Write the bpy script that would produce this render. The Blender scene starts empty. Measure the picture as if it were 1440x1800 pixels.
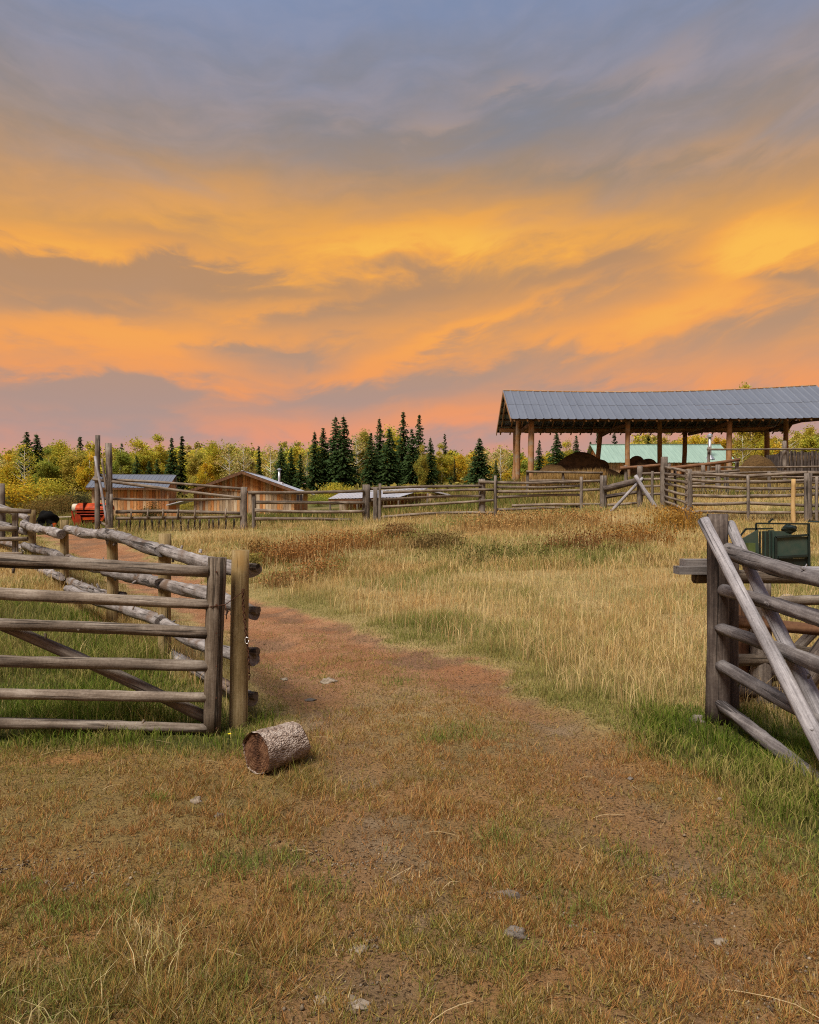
import bpy, math, random
import numpy as np
from mathutils import Vector, Matrix, Quaternion

# ------------------------------------------------------------------ camera, sky, sun, exposure
SC = bpy.context.scene
COL = SC.collection
R = math.radians
FOC = 1386.0            # focal length in photograph pixels (1440 wide)
CAMZ = 1.6

cam_d = bpy.data.cameras.new('camera')
cam = bpy.data.objects.new('camera', cam_d)
COL.objects.link(cam)
cam.location = (0, 0, CAMZ)
cam.rotation_euler = (R(90), 0, 0)
cam_d.sensor_fit = 'VERTICAL'
cam_d.sensor_height = 36.0
cam_d.lens = FOC / 1800.0 * 36.0
cam_d.clip_start = 0.05
cam_d.clip_end = 6000
SC.camera = cam

SC.view_settings.view_transform = 'Standard'
SC.view_settings.look = 'None'
SC.view_settings.gamma = 1.0
SC.view_settings.exposure = 1.1
SC.view_settings.use_curve_mapping = False
SKY_STRENGTH = 0.45
SC.cycles.use_denoising = False
SC.cycles.filter_width = 1.1

SUN_AZ, SUN_EL = 214.0, 57.0          # compass-like: 0 = +Y, clockwise; behind the camera
sun_d = bpy.data.lights.new('sun', 'SUN')
sun_d.energy = 2.9
sun_d.angle = R(24)
sun_d.color = (1.0, 0.92, 0.80)
sun = bpy.data.objects.new('sun', sun_d)
COL.objects.link(sun)
_d = Vector((math.sin(R(SUN_AZ)) * math.cos(R(SUN_EL)), math.cos(R(SUN_AZ)) * math.cos(R(SUN_EL)), math.sin(R(SUN_EL))))
sun.rotation_euler = (-_d).to_track_quat('-Z', 'Y').to_euler()
sun.location = _d * 50


def srgb(r, g, b):
    f = lambda c: (c / 255 / 12.92) if c / 255 <= 0.04045 else ((c / 255 + 0.055) / 1.055) ** 2.4
    return (f(r), f(g), f(b))


class NT:
    """short hand for building node trees"""
    def __init__(self, tree):
        self.t = tree
        tree.nodes.clear()

    def n(self, typ, **kw):
        nd = self.t.nodes.new(typ)
        for k, v in kw.items():
            setattr(nd, k, v)
        return nd

    def put(self, sock, v):
        if v is None:
            return
        if isinstance(v, bpy.types.NodeSocket):
            self.t.links.new(v, sock)
        else:
            if sock.type == 'RGBA' and len(v) == 3:
                v = (*v, 1)
            sock.default_value = v

    def m(self, op, a, b=None, c=None, clamp=False):
        nd = self.n('ShaderNodeMath', operation=op, use_clamp=clamp)
        for i, v in enumerate((a, b, c)):
            self.put(nd.inputs[i], v)
        return nd.outputs[0]

    def vm(self, op, a, b=None):
        nd = self.n('ShaderNodeVectorMath', operation=op)
        self.put(nd.inputs[0], a)
        if b is not None:
            self.put(nd.inputs[1], b)
        return nd.outputs['Value'] if op in ('DOT_PRODUCT', 'LENGTH') else nd.outputs[0]

    def noise(self, vec, scale, detail=4, rough=0.5, dist=0.0, lac=2.0):
        nd = self.n('ShaderNodeTexNoise')
        self.put(nd.inputs['Vector'], vec)
        nd.inputs['Scale'].default_value = scale
        nd.inputs['Detail'].default_value = detail
        nd.inputs['Roughness'].default_value = rough
        nd.inputs['Lacunarity'].default_value = lac
        nd.inputs['Distortion'].default_value = dist
        return nd.outputs['Fac']

    def ramp(self, fac, stops, interp='LINEAR'):
        nd = self.n('ShaderNodeValToRGB')
        cr = nd.color_ramp
        cr.interpolation = interp
        while len(cr.elements) < len(stops):
            cr.elements.new(0.5)
        for e, (p, c) in zip(cr.elements, stops):
            e.position = p
            e.color = (*c, 1) if len(c) == 3 else c
        self.put(nd.inputs[0], fac)
        return nd.outputs[0]

    def step(self, v, a, b):
        nd = self.n('ShaderNodeMapRange', interpolation_type='SMOOTHSTEP')
        self.put(nd.inputs[0], v)
        nd.inputs[1].default_value = a
        nd.inputs[2].default_value = b
        return nd.outputs[0]

    def mix(self, f, a, b, blend='MIX'):
        nd = self.n('ShaderNodeMix', data_type='RGBA', blend_type=blend)
        self.put(nd.inputs[0], f)
        self.put(nd.inputs[6], a)
        self.put(nd.inputs[7], b)
        return nd.outputs[2]


# ---- the sunset sky
W = bpy.data.worlds.new('World')
SC.world = W
W.use_nodes = True


def build_sky():
    k = NT(W.node_tree)
    tc = k.n('ShaderNodeTexCoord').outputs['Generated']
    d = k.vm('NORMALIZE', tc)
    sp = k.n('ShaderNodeSeparateXYZ')
    k.put(sp.inputs[0], d)
    x, y, z = sp.outputs
    el = k.m('MULTIPLY', k.m('ARCSINE', z), 180 / math.pi)
    az = k.m('MULTIPLY', k.m('ARCTAN2', x, y), 180 / math.pi)
    # flat cloud deck seen in perspective
    pz = k.m('ADD', k.m('MAXIMUM', z, 0.0), 0.20)
    cb = k.n('ShaderNodeCombineXYZ')
    k.put(cb.inputs[0], k.m('DIVIDE', x, pz))
    k.put(cb.inputs[1], k.m('DIVIDE', y, pz))
    P = cb.outputs[0]

    def mapped(rot, sc, off=(0, 0, 0)):
        mp = k.n('ShaderNodeMapping')
        k.put(mp.inputs['Vector'], P)
        mp.inputs['Rotation'].default_value = (0, 0, R(rot))
        mp.inputs['Scale'].default_value = sc
        mp.inputs['Location'].default_value = off
        return mp.outputs[0]

    big = k.noise(mapped(16, (0.8, 1.6, 1), (3.1, 1.7, 0)), 1.1, 4, 0.5, 0.5)
    # streaks that fan up towards the east (+X): sin(azimuth) keeps them seamless all round
    hyp = k.m('SQRT', k.m('ADD', k.m('MULTIPLY', x, x), k.m('ADD', k.m('MULTIPLY', y, y), 1e-6)))
    q = k.m('MULTIPLY', k.m('DIVIDE', x, hyp), 57.3)
    fan = k.m('ADD', k.m('MULTIPLY', q, 0.12), k.m('MULTIPLY', k.m('MULTIPLY', q, q), 0.0040))
    elp = k.m('SUBTRACT', el, fan)

    def streak(sq, se, off, detail, rough, dist, warp=None):
        cb2 = k.n('ShaderNodeCombineXYZ')
        k.put(cb2.inputs[0], k.m('ADD', k.m('MULTIPLY', q, sq), off))
        e_ = elp if warp is None else k.m('ADD', elp, warp)
        k.put(cb2.inputs[1], k.m('MULTIPLY', e_, se))
        k.put(cb2.inputs[2], k.m('ADD', k.m('MULTIPLY', k.m('DIVIDE', y, hyp), 1.2), off))
        return k.noise(cb2.outputs[0], 1.0, detail, rough, dist)

    w0 = k.m('MULTIPLY', k.m('SUBTRACT', streak(.10, .16, 4.0, 3, .5, .0), .5), 5.0)
    n1 = streak(.060, .24, 11.3, 5, .52, .0, w0)
    n2 = streak(.17, .55, 23.7, 6, .56, .12, w0)
    n3 = streak(.45, 1.05, 37.1, 7, .6, .15, w0)
    mid = n1

    c_ = lambda n, f: k.m('MULTIPLY', k.m('SUBTRACT', n, 0.5), f)
    # cloud bars, drawn out by the same winds
    elg = k.m('ADD', el, k.m('ADD', c_(n1, 3.0), k.m('ADD', c_(n2, 3.6), c_(n3, 1.2))))
    azg = k.m('ADD', az, c_(big, 12.0))

    def gauss(px, py, sx, sy, tilt, w):
        a0 = math.degrees(math.atan((px - 720) / FOC))
        e0 = math.degrees(math.atan((900 - py) / math.hypot(FOC, px - 720)))
        da = k.m('MULTIPLY', k.m('SUBTRACT', azg, a0), 24.0 / sx)
        ee = k.m('SUBTRACT', k.m('SUBTRACT', elg, e0), k.m('MULTIPLY', k.m('SUBTRACT', azg, a0), tilt))
        de = k.m('MULTIPLY', ee, 24.0 / sy)
        g_ = k.m('ADD', k.m('MULTIPLY', da, da), k.m('MULTIPLY', de, de))
        return k.m('MULTIPLY', k.m('EXPONENT', k.m('MULTIPLY', g_, -1.0)), w)

    s = k.m('ADD', k.m('ADD', c_(n1, 1.0), c_(n2, 1.05)), k.m('ADD', c_(n3, 0.45), 0.36))
    for g_ in ((740, 430, 230, 34, .02, .95), (180, 440, 270, 20, -.02, .62), (360, 355, 190, 38, .03, .38), (1340, 418, 120, 26, .12, .80),
               (1120, 575, 150, 34, .10, .62), (1260, 500, 170, 40, .45, .55), (760, 595, 240, 17, .32, .62), (180, 582, 300, 26, .05, .62),
               (280, 655, 110, 40, -.20, .48), (470, 752, 200, 16, .02, .55), (780, 728, 150, 22, .10, .50), (1330, 660, 200, 30, .0, .32),
               (60, 640, 120, 22, .0, .35), (1000, 400, 200, 30, -.05, .25), (560, 530, 160, 14, .08, .30),
               (320, 492, 280, 22, .02, -.62), (120, 535, 170, 20, .0, -.45), (690, 525, 260, 22, .20, -.50), (380, 612, 60, 12, .0, -.55), (470, 636, 50, 10, .0, -.50),
               (170, 690, 170, 26, .04, -.62), (620, 690, 200, 22, .10, -.52), (900, 640, 180, 20, .16, -.42), (1090, 620, 90, 12, .4, -.35), (1390, 485, 90, 12, .0, -.55),
               (1380, 560, 110, 30, .2, -.35), (1050, 470, 160, 16, .16, -.30), (1010, 690, 120, 16, .0, -.30), (60, 480, 110, 20, .0, -.40), (300, 748, 200, 12, .0, -.35),
               (1120, 300, 160, 24, .02, -.30), (1280, 265, 160, 22, .0, .30), (760, 222, 90, 20, .05, .45), (880, 158, 60, 12, .2, .35), (1160, 110, 90, 26, .2, .40),
               (700, 250, 200, 30, .0, -.30), (930, 215, 120, 40, .0, -.35), (1400, 90, 90, 50, .2, .25)):
        s = k.m('ADD', s, gauss(*g_))
    lit = k.step(s, -0.10, 1.0)
    hot = k.m('MULTIPLY', k.step(s, .75, 1.45), k.m('MULTIPLY', k.step(el, 10, 17), k.step(el, 23, 19)))
    e01 = k.m('DIVIDE', el, 90.0, clamp=True)
    wob = k.m('ADD', c_(big, .05), k.m('ADD', c_(n1, .10), c_(n2, .04)))
    eb = k.m('ADD', e01, k.m('MULTIPLY', wob, k.step(el, 8, 20)))
    P_ = lambda deg: deg / 90.0
    dark = k.ramp(eb, [(P_(0), srgb(178, 154, 150)), (P_(5), srgb(174, 148, 144)), (P_(8), srgb(178, 146, 132)),
                       (P_(12), srgb(186, 146, 114)), (P_(16), srgb(186, 142, 102)), (P_(19.5), srgb(200, 150, 96)),
                       (P_(22.5), srgb(160, 138, 118)), (P_(26), srgb(136, 134, 140)), (P_(31), srgb(126, 141, 172)),
                       (P_(45), srgb(120, 141, 178)), (P_(90), srgb(124, 144, 180))])
    bright = k.ramp(eb, [(P_(0), srgb(214, 150, 134)), (P_(5), srgb(230, 150, 118)), (P_(8), srgb(242, 154, 92)),
                         (P_(12), srgb(246, 164, 82)), (P_(16), srgb(246, 168, 76)), (P_(19.0), srgb(242, 170, 76)),
                         (P_(21.5), srgb(224, 162, 94)), (P_(24.5), srgb(180, 152, 132)), (P_(29), srgb(156, 150, 160)),
                         (P_(34), srgb(138, 150, 180)), (P_(50), srgb(140, 154, 182)), (P_(90), srgb(146, 160, 186))])
    col = k.mix(lit, dark, bright)
    col = k.mix(k.m('MULTIPLY', hot, .85), col, srgb(255, 192, 78))
    # physically based twilight under the cloud, faint
    sky = k.n('ShaderNodeTexSky', sky_type='NISHITA')
    sky.sun_disc = False
    sky.sun_elevation = R(SUN_EL)
    sky.sun_rotation = R(SUN_AZ)
    col = k.mix(1.0, col, k.mix(1.0, sky.outputs[0], (0.004, 0.004, 0.004), 'MULTIPLY'), 'ADD')
    bg = k.n('ShaderNodeBackground')
    k.put(bg.inputs[0], col)
    bg.inputs[1].default_value = SKY_STRENGTH
    out = k.n('ShaderNodeOutputWorld')
    k.t.links.new(bg.outputs[0], out.inputs[0])


build_sky()

# ------------------------------------------------------------------ helpers
rng = np.random.default_rng(11)
random.seed(5)


def at(px, py, D):
    return Vector(((px - 720) / FOC * D, D, CAMZ + (900 - py) / FOC * D))


CP = np.array([
    (0, 0, 0), (-3, 0, 0), (3, 0, 0), (-8, 0, 0), (8, 0, 0), (0, 4, 0), (-4, 5, 0), (4, 5, 0), (-1.2, 5.8, 0), (2.3, 6, 0),
    (-2.6, 8.4, 0), (-4.15, 11, 0), (-6.4, 15, .12), (0, 9, .04), (4, 9, .08), (1, 12, .22), (6.6, 14, .45), (0, 16, .45),
    (5, 18, .82), (-5, 18, .38), (-10, 20, .4), (-9, 20.3, .42),
    (-10, 26, .92), (-5.2, 26, 1.04), (-1.5, 27, 1.22), (2.8, 27, 1.47), (6.4, 26.5, 1.66), (8, 24.8, 1.72), (8, 22.6, 1.32),
    (11.5, 22, 1.3), (15, 22, 1.4), (-14, 31, .7),
    (-16, 38, .7), (-22, 40, .7), (-8, 42, .8), (-2, 44, .9), (5.5, 45, 3.0), (20, 45, 3.2), (13, 52, 3.4), (5, 53, 3.2), (25, 52, 3.4),
    (11, 33, 2.4), (18, 33, 2.4), (6, 34, 2.2),
    (-20, 57, 1.2), (-12, 64, 1.2), (0, 60, 2.0), (-45, 60, 1.0), (26, 75, 4.0),
    (-60, 140, 3.0), (-30, 140, 4.0), (0, 140, 5.0), (30, 140, 6.0), (60, 140, 7.0), (80, 60, 4.5), (-80, 60, 1.0), (100, 140, 8),
    (-120, 140, 3), (0, 260, 9), (-200, 260, 7), (200, 260, 12), (0, 700, 12), (-500, 700, 10), (500, 700, 14), (0, 1600, 14), (900, 1500, 14), (-900, 1500, 14),
    (0, -20, 0), (-20, -20, 0), (20, -20, 0), (-40, 0, .1), (40, 0, .6), (30, 20, 1.6), (-30, 20, .4), (-900, 0, 3), (900, 0, 8), (0, -300, 0)], float)


def _phi(r2):
    return np.sqrt(r2 + 6.0)


_A = _phi(((CP[:, None, :2] - CP[None, :, :2]) ** 2).sum(-1))
_Pm = np.hstack([np.ones((len(CP), 1)), CP[:, :2]])
_S = np.block([[_A, _Pm], [_Pm.T, np.zeros((3, 3))]])
_w = np.linalg.solve(_S + np.diag([1e-6] * len(CP) + [0] * 3), np.concatenate([CP[:, 2], [0, 0, 0]]))


def hgt(x, y):
    x = np.atleast_1d(np.asarray(x, float))
    y = np.atleast_1d(np.asarray(y, float))
    out = np.empty(x.shape)
    xf, yf, of = x.ravel(), y.ravel(), out.ravel()
    for i in range(0, len(xf), 60000):
        a, b = xf[i:i + 60000], yf[i:i + 60000]
        ph = _phi((a[:, None] - CP[None, :, 0]) ** 2 + (b[:, None] - CP[None, :, 1]) ** 2)
        of[i:i + 60000] = ph @ _w[:-3] + _w[-3] + _w[-2] * a + _w[-1] * b
    return of.reshape(x.shape)


def H(x, y):
    return float(hgt(x, y)[0])


def gp(px, py):
    """point of the ground seen at a photograph pixel"""
    D = np.arange(1.2, 120, 0.05)
    x = (px - 720) / FOC * D
    z = CAMZ + (900 - py) / FOC * D
    below = np.nonzero(z <= hgt(x, D))[0]
    i = below[0] if len(below) else len(D) - 1
    return float(x[i]), float(D[i])


def _hash(ix, iy, seed):
    h = (ix.astype(np.int64) * 374761393 + iy.astype(np.int64) * 668265263 + seed * 1442695041) & 0x7fffffff
    h = ((h ^ (h >> 13)) * 1274126177) & 0x7fffffff
    return ((h ^ (h >> 16)) & 0xffff) / 65535.0


def vn(x, y, scale, seed=0):
    x = np.asarray(x, float) * scale
    y = np.asarray(y, float) * scale
    ix, iy = np.floor(x), np.floor(y)
    fx, fy = x - ix, y - iy
    fx, fy = fx * fx * (3 - 2 * fx), fy * fy * (3 - 2 * fy)
    a, b = _hash(ix, iy, seed), _hash(ix + 1, iy, seed)
    c, d = _hash(ix, iy + 1, seed), _hash(ix + 1, iy + 1, seed)
    return (a * (1 - fx) + b * fx) * (1 - fy) + (c * (1 - fx) + d * fx) * fy


def fbm(x, y, scale, seed=0, oct=4):
    s, a, t = 0, 1.0, 0
    for i in range(oct):
        s = s + a * vn(np.asarray(x) + 13.7 * i, np.asarray(y) + 7.1 * i, scale * 2 ** i, seed + i)
        t += a
        a *= 0.55
    return s / t


def sst(v, a, b):
    t = np.clip((v - a) / (b - a), 0, 1)
    return t * t * (3 - 2 * t)


def np_mesh(name, V, F, cols=None, smooth=False):
    """mesh from arrays; F is (n,3) or (n,4), or a list of such arrays"""
    me = bpy.data.meshes.new(name)
    Fs = F if isinstance(F, list) else [F]
    Fs = [np.asarray(f, np.int32) for f in Fs if len(f)]
    V = np.asarray(V, np.float32)
    me.vertices.add(len(V))
    me.vertices.foreach_set('co', V.ravel())
    nl = sum(f.size for f in Fs)
    nf = sum(len(f) for f in Fs)
    me.loops.add(nl)
    me.loops.foreach_set('vertex_index', np.concatenate([f.ravel() for f in Fs]))
    me.polygons.add(nf)
    st, o = [], 0
    for f in Fs:
        k = f.shape[1]
        st.append(o + np.arange(len(f)) * k)
        o += f.size
    me.polygons.foreach_set('loop_start', np.concatenate(st).astype(np.int32))
    if cols is not None:
        ca = me.color_attributes.new('Col', 'FLOAT_COLOR', 'POINT')
        c = np.ones((len(V), 4), np.float32)
        c[:, :3] = cols
        ca.data.foreach_set('color', c.ravel())
    me.update(calc_edges=True)
    if smooth:
        me.polygons.foreach_set('use_smooth', np.ones(nf, bool))
    me.validate()
    return me


class MB:
    """collects simple solids into one mesh"""
    def __init__(self):
        self.v, self.f = [], []

    def hexa(self, pts):
        b = len(self.v)
        self.v += [tuple(p) for p in pts]
        for f in ((0, 3, 2, 1), (4, 5, 6, 7), (0, 1, 5, 4), (1, 2, 6, 5), (2, 3, 7, 6), (3, 0, 4, 7)):
            self.f.append(tuple(b + i for i in f))
        return self

    def box(self, x0, x1, y0, y1, z0, z1):
        return self.hexa([(x0, y0, z0), (x1, y0, z0), (x1, y1, z0), (x0, y1, z0), (x0, y0, z1), (x1, y0, z1), (x1, y1, z1), (x0, y1, z1)])

    def bar(self, p, q, w, h=None):
        """square bar from p to q"""
        h = h or w
        p, q = Vector(p), Vector(q)
        t = (q - p).normalized()
        up = Vector((0, 0, 1)) if abs(t.z) < 0.95 else Vector((0, 1, 0))
        s = t.cross(up).normalized() * w / 2
        u = s.cross(t).normalized() * h / 2
        return self.hexa([p - s - u, p + s - u, q + s - u, q - s - u, p - s + u, p + s + u, q + s + u, q - s + u])

    def tube(self, pts, rads, n=8, cap=True):
        b0 = len(self.v)
        pts = [Vector(p) for p in pts]
        if not hasattr(rads, '__len__'):
            rads = [rads] * len(pts)
        s = None
        for i, p in enumerate(pts):
            t = (pts[min(i + 1, len(pts) - 1)] - pts[max(i - 1, 0)]).normalized()
            if s is None:
                a = Vector((0, 0, 1)) if abs(t.z) < 0.9 else Vector((1, 0, 0))
                s = t.cross(a).normalized()
            else:
                s = (s - t * s.dot(t)).normalized()
            u = t.cross(s)
            for j in range(n):
                an = 2 * math.pi * j / n
                self.v.append(tuple(p + (s * math.cos(an) + u * math.sin(an)) * rads[i]))
        for i in range(len(pts) - 1):
            for j in range(n):
                a, c = b0 + i * n + j, b0 + i * n + (j + 1) % n
                self.f.append((a, c, c + n, a + n))
        if cap:
            self.f.append(tuple(b0 + j for j in range(n))[::-1])
            e = b0 + (len(pts) - 1) * n
            self.f.append(tuple(e + j for j in range(n)))
        return self

    def lump(self, c, r, seg=14, ring=9, rough=0.15, seed=0, flat=None):
        rr = random.Random(seed)
        offs = [(rr.uniform(0, 6), rr.uniform(1.5, 4), rr.uniform(0, 6), rr.uniform(1.5, 4)) for _ in range(4)]
        b = len(self.v)
        for i in range(ring + 1):
            th = math.pi * i / ring
            for j in range(seg):
                ph = 2 * math.pi * j / seg
                n = sum(math.sin(o[0] + o[1] * math.cos(th) * 2 + math.sin(ph) * o[3]) * math.cos(o[2] + o[3] * math.cos(ph) * math.sin(th)) for o in offs) / 4
                k = 1 + rough * n * 2
                z = math.cos(th) * r[2] * k
                if flat is not None:
                    z = max(z, flat)
                self.v.append((c[0] + math.sin(th) * math.cos(ph) * r[0] * k, c[1] + math.sin(th) * math.sin(ph) * r[1] * k, c[2] + z))
        for i in range(ring):
            for j in range(seg):
                a, d = b + i * seg + j, b + i * seg + (j + 1) % seg
                self.f.append((a, a + seg, d + seg, d))
        return self

    def mesh(self, name, smooth=False):
        me = bpy.data.meshes.new(name)
        me.from_pydata(self.v, [], self.f)
        me.update()
        if smooth:
            me.polygons.foreach_set('use_smooth', np.ones(len(me.polygons), bool))
        return me


def thing(name, label, cat, loc=(0, 0, 0), group=None):
    o = bpy.data.objects.new(name, None)
    o.empty_display_size = 0.2
    COL.objects.link(o)
    o.location = loc
    o['label'] = label
    o['category'] = cat
    if group:
        o['group'] = group
    return o


def tag(o, label, cat, group=None, kind=None):
    o['label'] = label
    if cat:
        o['category'] = cat
    if group:
        o['group'] = group
    if kind:
        o['kind'] = kind
    return o


def org(o):
    """world origin of an object in our unrotated hierarchies"""
    v = Vector((0, 0, 0))
    while o is not None:
        v += Vector(o.location)
        o = o.parent
    return v


def obj(name, me, mat, parent=None, loc=(0, 0, 0), rot=None):
    """link a mesh; loc is in world space even when parented"""
    o = bpy.data.objects.new(name, me)
    COL.objects.link(o)
    if mat is not None:
        me.materials.clear()
        me.materials.append(mat)
    o.location = Vector(loc)
    if parent is not None:
        o.location = Vector(loc) - org(parent)
        o.parent = parent
    if rot is not None:
        o.rotation_mode = 'QUATERNION'
        o.rotation_quaternion = rot
    return o


def part(name, mb, mat, parent, loc=(0, 0, 0), smooth=False):
    return obj(name, mb.mesh(name, smooth), mat, parent, loc)


def log_mesh(L, r0, r1, seed=0, n=9, m=7, bend=0.02, rough=0.06, knots=0, cut=0.0):
    """irregular tapered pole along +Z"""
    g = random.Random(seed)
    ph = [g.uniform(0, 6.28) for _ in range(6)]
    V, F = [], []
    for i in range(m + 1):
        t = i / m
        z = t * L
        r = r0 + (r1 - r0) * t
        cx = bend * L * (math.sin(math.pi * t) * math.cos(ph[0]) + 0.35 * math.sin(2 * math.pi * t + ph[1]) * 0.5 - 0.175 * math.sin(ph[1]))
        cy = bend * L * (math.sin(math.pi * t) * math.sin(ph[0]) + 0.35 * math.sin(2 * math.pi * t + ph[2]) * 0.5 - 0.175 * math.sin(ph[2]))
        for j in range(n):
            a = 2 * math.pi * j / n
            k = 1 + rough * (math.sin(2 * a + ph[3] + z * 2.1) * 0.6 + math.sin(3 * a + ph[4] - z * 3.7) * 0.5) + g.uniform(-rough, rough) * 0.6
            zz = z + (cut * r * math.cos(a + ph[5]) if i in (0, m) else 0)
            V.append((cx + math.cos(a) * r * k, cy + math.sin(a) * r * k, zz))
    for i in range(m):
        for j in range(n):
            a, b = i * n + j, i * n + (j + 1) % n
            F.append((a, b, b + n, a + n))
    F.append(tuple(range(n))[::-1])
    F.append(tuple(m * n + j for j in range(n)))
    for _ in range(knots):                       # short branch stubs
        z = g.uniform(0.1, 0.9) * L
        a = g.uniform(0, 6.28)
        r = r0 + (r1 - r0) * z / L
        d = Vector((math.cos(a), math.sin(a), g.uniform(-0.4, 0.4))).normalized()
        s = d.cross(Vector((0, 0, 1))).normalized()
        u = d.cross(s)
        b = len(V)
        kr = g.uniform(0.12, 0.22) * r
        kl = g.uniform(0.15, 0.75) * r
        for q, rad in ((r * 0.7, kr * 1.4), (r + kl, kr)):
            for j in range(5):
                an = 2 * math.pi * j / 5
                V.append(tuple(Vector((0, 0, z)) + d * q + (s * math.cos(an) + u * math.sin(an)) * rad))
        for j in range(5):
            F.append((b + j, b + (j + 1) % 5, b + 5 + (j + 1) % 5, b + 5 + j))
        F.append(tuple(b + 5 + j for j in range(5)))
    me = bpy.data.meshes.new('log')
    me.from_pydata(V, [], F)
    me.update()
    me.polygons.foreach_set('use_smooth', np.array([len(p.vertices) == 4 for p in me.polygons], bool))
    return me


_lseed = [100]


def log(name, p, q, r0, r1, mat, parent, **kw):
    _lseed[0] += 1
    p, q = Vector(p), Vector(q)
    me = log_mesh((q - p).length, r0, r1, _lseed[0], **kw)
    return obj(name, me, mat, parent, p, Vector((0, 0, 1)).rotation_difference((q - p).normalized()))


# ------------------------------------------------------------------ materials
def bsdf(k, col, rough=0.8, metal=0.0, bump=None, bstr=0.3, spec=0.25, bdist=0.02):
    b = k.n('ShaderNodeBsdfPrincipled')
    k.put(b.inputs['Base Color'], col)
    k.put(b.inputs['Roughness'], rough)
    k.put(b.inputs['Metallic'], metal)
    b.inputs['Specular IOR Level'].default_value = spec
    if bump is not None:
        bp = k.n('ShaderNodeBump')
        bp.inputs['Strength'].default_value = bstr
        bp.inputs['Distance'].default_value = bdist
        k.put(bp.inputs['Height'], bump)
        k.t.links.new(bp.outputs[0], b.inputs['Normal'])
    return b


def newmat(name):
    m = bpy.data.materials.new(name)
    m.use_nodes = True
    return m, NT(m.node_tree)


def done(k, shader):
    o = k.n('ShaderNodeOutputMaterial')
    k.t.links.new(shader.outputs[0], o.inputs[0])


def rnd_coords(k):
    tc = k.n('ShaderNodeTexCoord').outputs['Object']
    oi = k.n('ShaderNodeObjectInfo')
    r = oi.outputs['Random']
    cb = k.n('ShaderNodeCombineXYZ')
    for i, f in enumerate((37.0, 91.0, 53.0)):
        k.put(cb.inputs[i], k.m('MULTIPLY', r, f))
    return k.vm('ADD', tc, cb.outputs[0]), r


def scaled(k, v, s):
    mp = k.n('ShaderNodeMapping')
    k.put(mp.inputs['Vector'], v)
    mp.inputs['Scale'].default_value = s
    return mp.outputs[0]


def wood(name, dark, mid, light, fine=60.0, crack=0.35, patch=None, bump=0.5, var=0.35, axis=2):
    m, k = newmat(name)
    v, r = rnd_coords(k)
    st = [1.0, 1.0, 1.0]
    st[axis] = 0.05
    g1 = k.noise(scaled(k, v, tuple(st)), fine, 5, 0.65, 0.3)
    st[axis] = 0.03
    g2 = k.noise(scaled(k, v, tuple(st)), fine * 0.45, 4, 0.6, 0.6)
    blot = k.noise(v, 4.0, 5, 0.6)
    spk = k.noise(v, fine * 1.2, 3, 0.7)
    f = k.m('ADD', k.m('ADD', k.m('MULTIPLY', g1, 0.5), k.m('MULTIPLY', blot, 0.35)), k.m('MULTIPLY', spk, 0.2))
    c = k.ramp(f, [(0.36, dark), (0.52, mid), (0.68, light)])
    if patch is not None:
        c = k.mix(k.step(k.noise(v, 2.2, 4, 0.6), 0.5, 0.68), c, patch)
    ck = k.step(g2, crack + 0.06, crack)
    c = k.mix(k.m('MULTIPLY', ck, 0.8), c, tuple(x * 0.22 for x in dark))
    br = k.m('ADD', 1.0 - var / 2, k.m('MULTIPLY', r, var))
    hb = k.n('ShaderNodeHueSaturation')
    k.put(hb.inputs['Color'], c)
    k.put(hb.inputs['Value'], br)
    h = k.m('SUBTRACT', k.m('ADD', g1, k.m('MULTIPLY', spk, 0.5)), k.m('MULTIPLY', ck, 1.5))
    done(k, bsdf(k, hb.outputs[0], 0.85, 0, h, bump, 0.15, 0.006))
    return m


def plain(name, col, rough=0.7, metal=0.0, nscale=8.0, var=0.3, col2=None, spec=0.3, bump=0.15):
    m, k = newmat(name)
    v, r = rnd_coords(k)
    n = k.noise(v, nscale, 6, 0.65)
    c2 = col2 or tuple(x * (1 - var) for x in col)
    c = k.mix(k.step(n, 0.35, 0.68), col, c2)
    done(k, bsdf(k, c, rough, metal, n, bump, spec, 0.01))
    return m


def leaf_mat(name, trans=0.35, useobj=True):
    m, k = newmat(name)
    at_ = k.n('ShaderNodeAttribute', attribute_name='Col').outputs['Color']
    c = at_
    if useobj:
        oi = k.n('ShaderNodeObjectInfo')
        c = k.mix(1.0, at_, oi.outputs['Color'], 'MULTIPLY')
    d = k.n('ShaderNodeBsdfDiffuse')
    k.put(d.inputs[0], c)
    t = k.n('ShaderNodeBsdfTranslucent')
    k.put(t.inputs[0], c)
    mx = k.n('ShaderNodeMixShader')
    mx.inputs[0].default_value = trans
    k.t.links.new(d.outputs[0], mx.inputs[1])
    k.t.links.new(t.outputs[0], mx.inputs[2])
    done(k, mx)
    return m


M = {}
M['rail'] = wood('weathered_rail_wood', (.045, .033, .025), (.145, .115, .09), (.29, .25, .21), 55, .37)
M['bark_rail'] = wood('grey_bark_rail', (.055, .046, .042), (.175, .155, .148), (.34, .315, .31), 40, 0.36, patch=(.11, .075, .055), bump=.9)
M['stile'] = wood('dark_gate_stile', (.035, .025, .018), (.105, .08, .058), (.20, .165, .13), 50, 0.42)
M['post'] = wood('olive_treated_post', (.085, .058, .024), (.20, .145, .068), (.32, .25, .14), 70, 0.36, patch=(.20, .12, .04), var=.2)
M['grey_post'] = wood('grey_post', (.05, .04, .033), (.135, .11, .092), (.26, .225, .19), 45, .37)
M['silver'] = wood('silver_pole', (.085, .078, .08), (.215, .202, .212), (.37, .352, .365), 60, 0.33, bump=.45, var=.12)
M['dark_post'] = wood('dark_stained_post', (.022, .017, .016), (.075, .058, .05), (.17, .14, .12), 40, 0.40)
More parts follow.
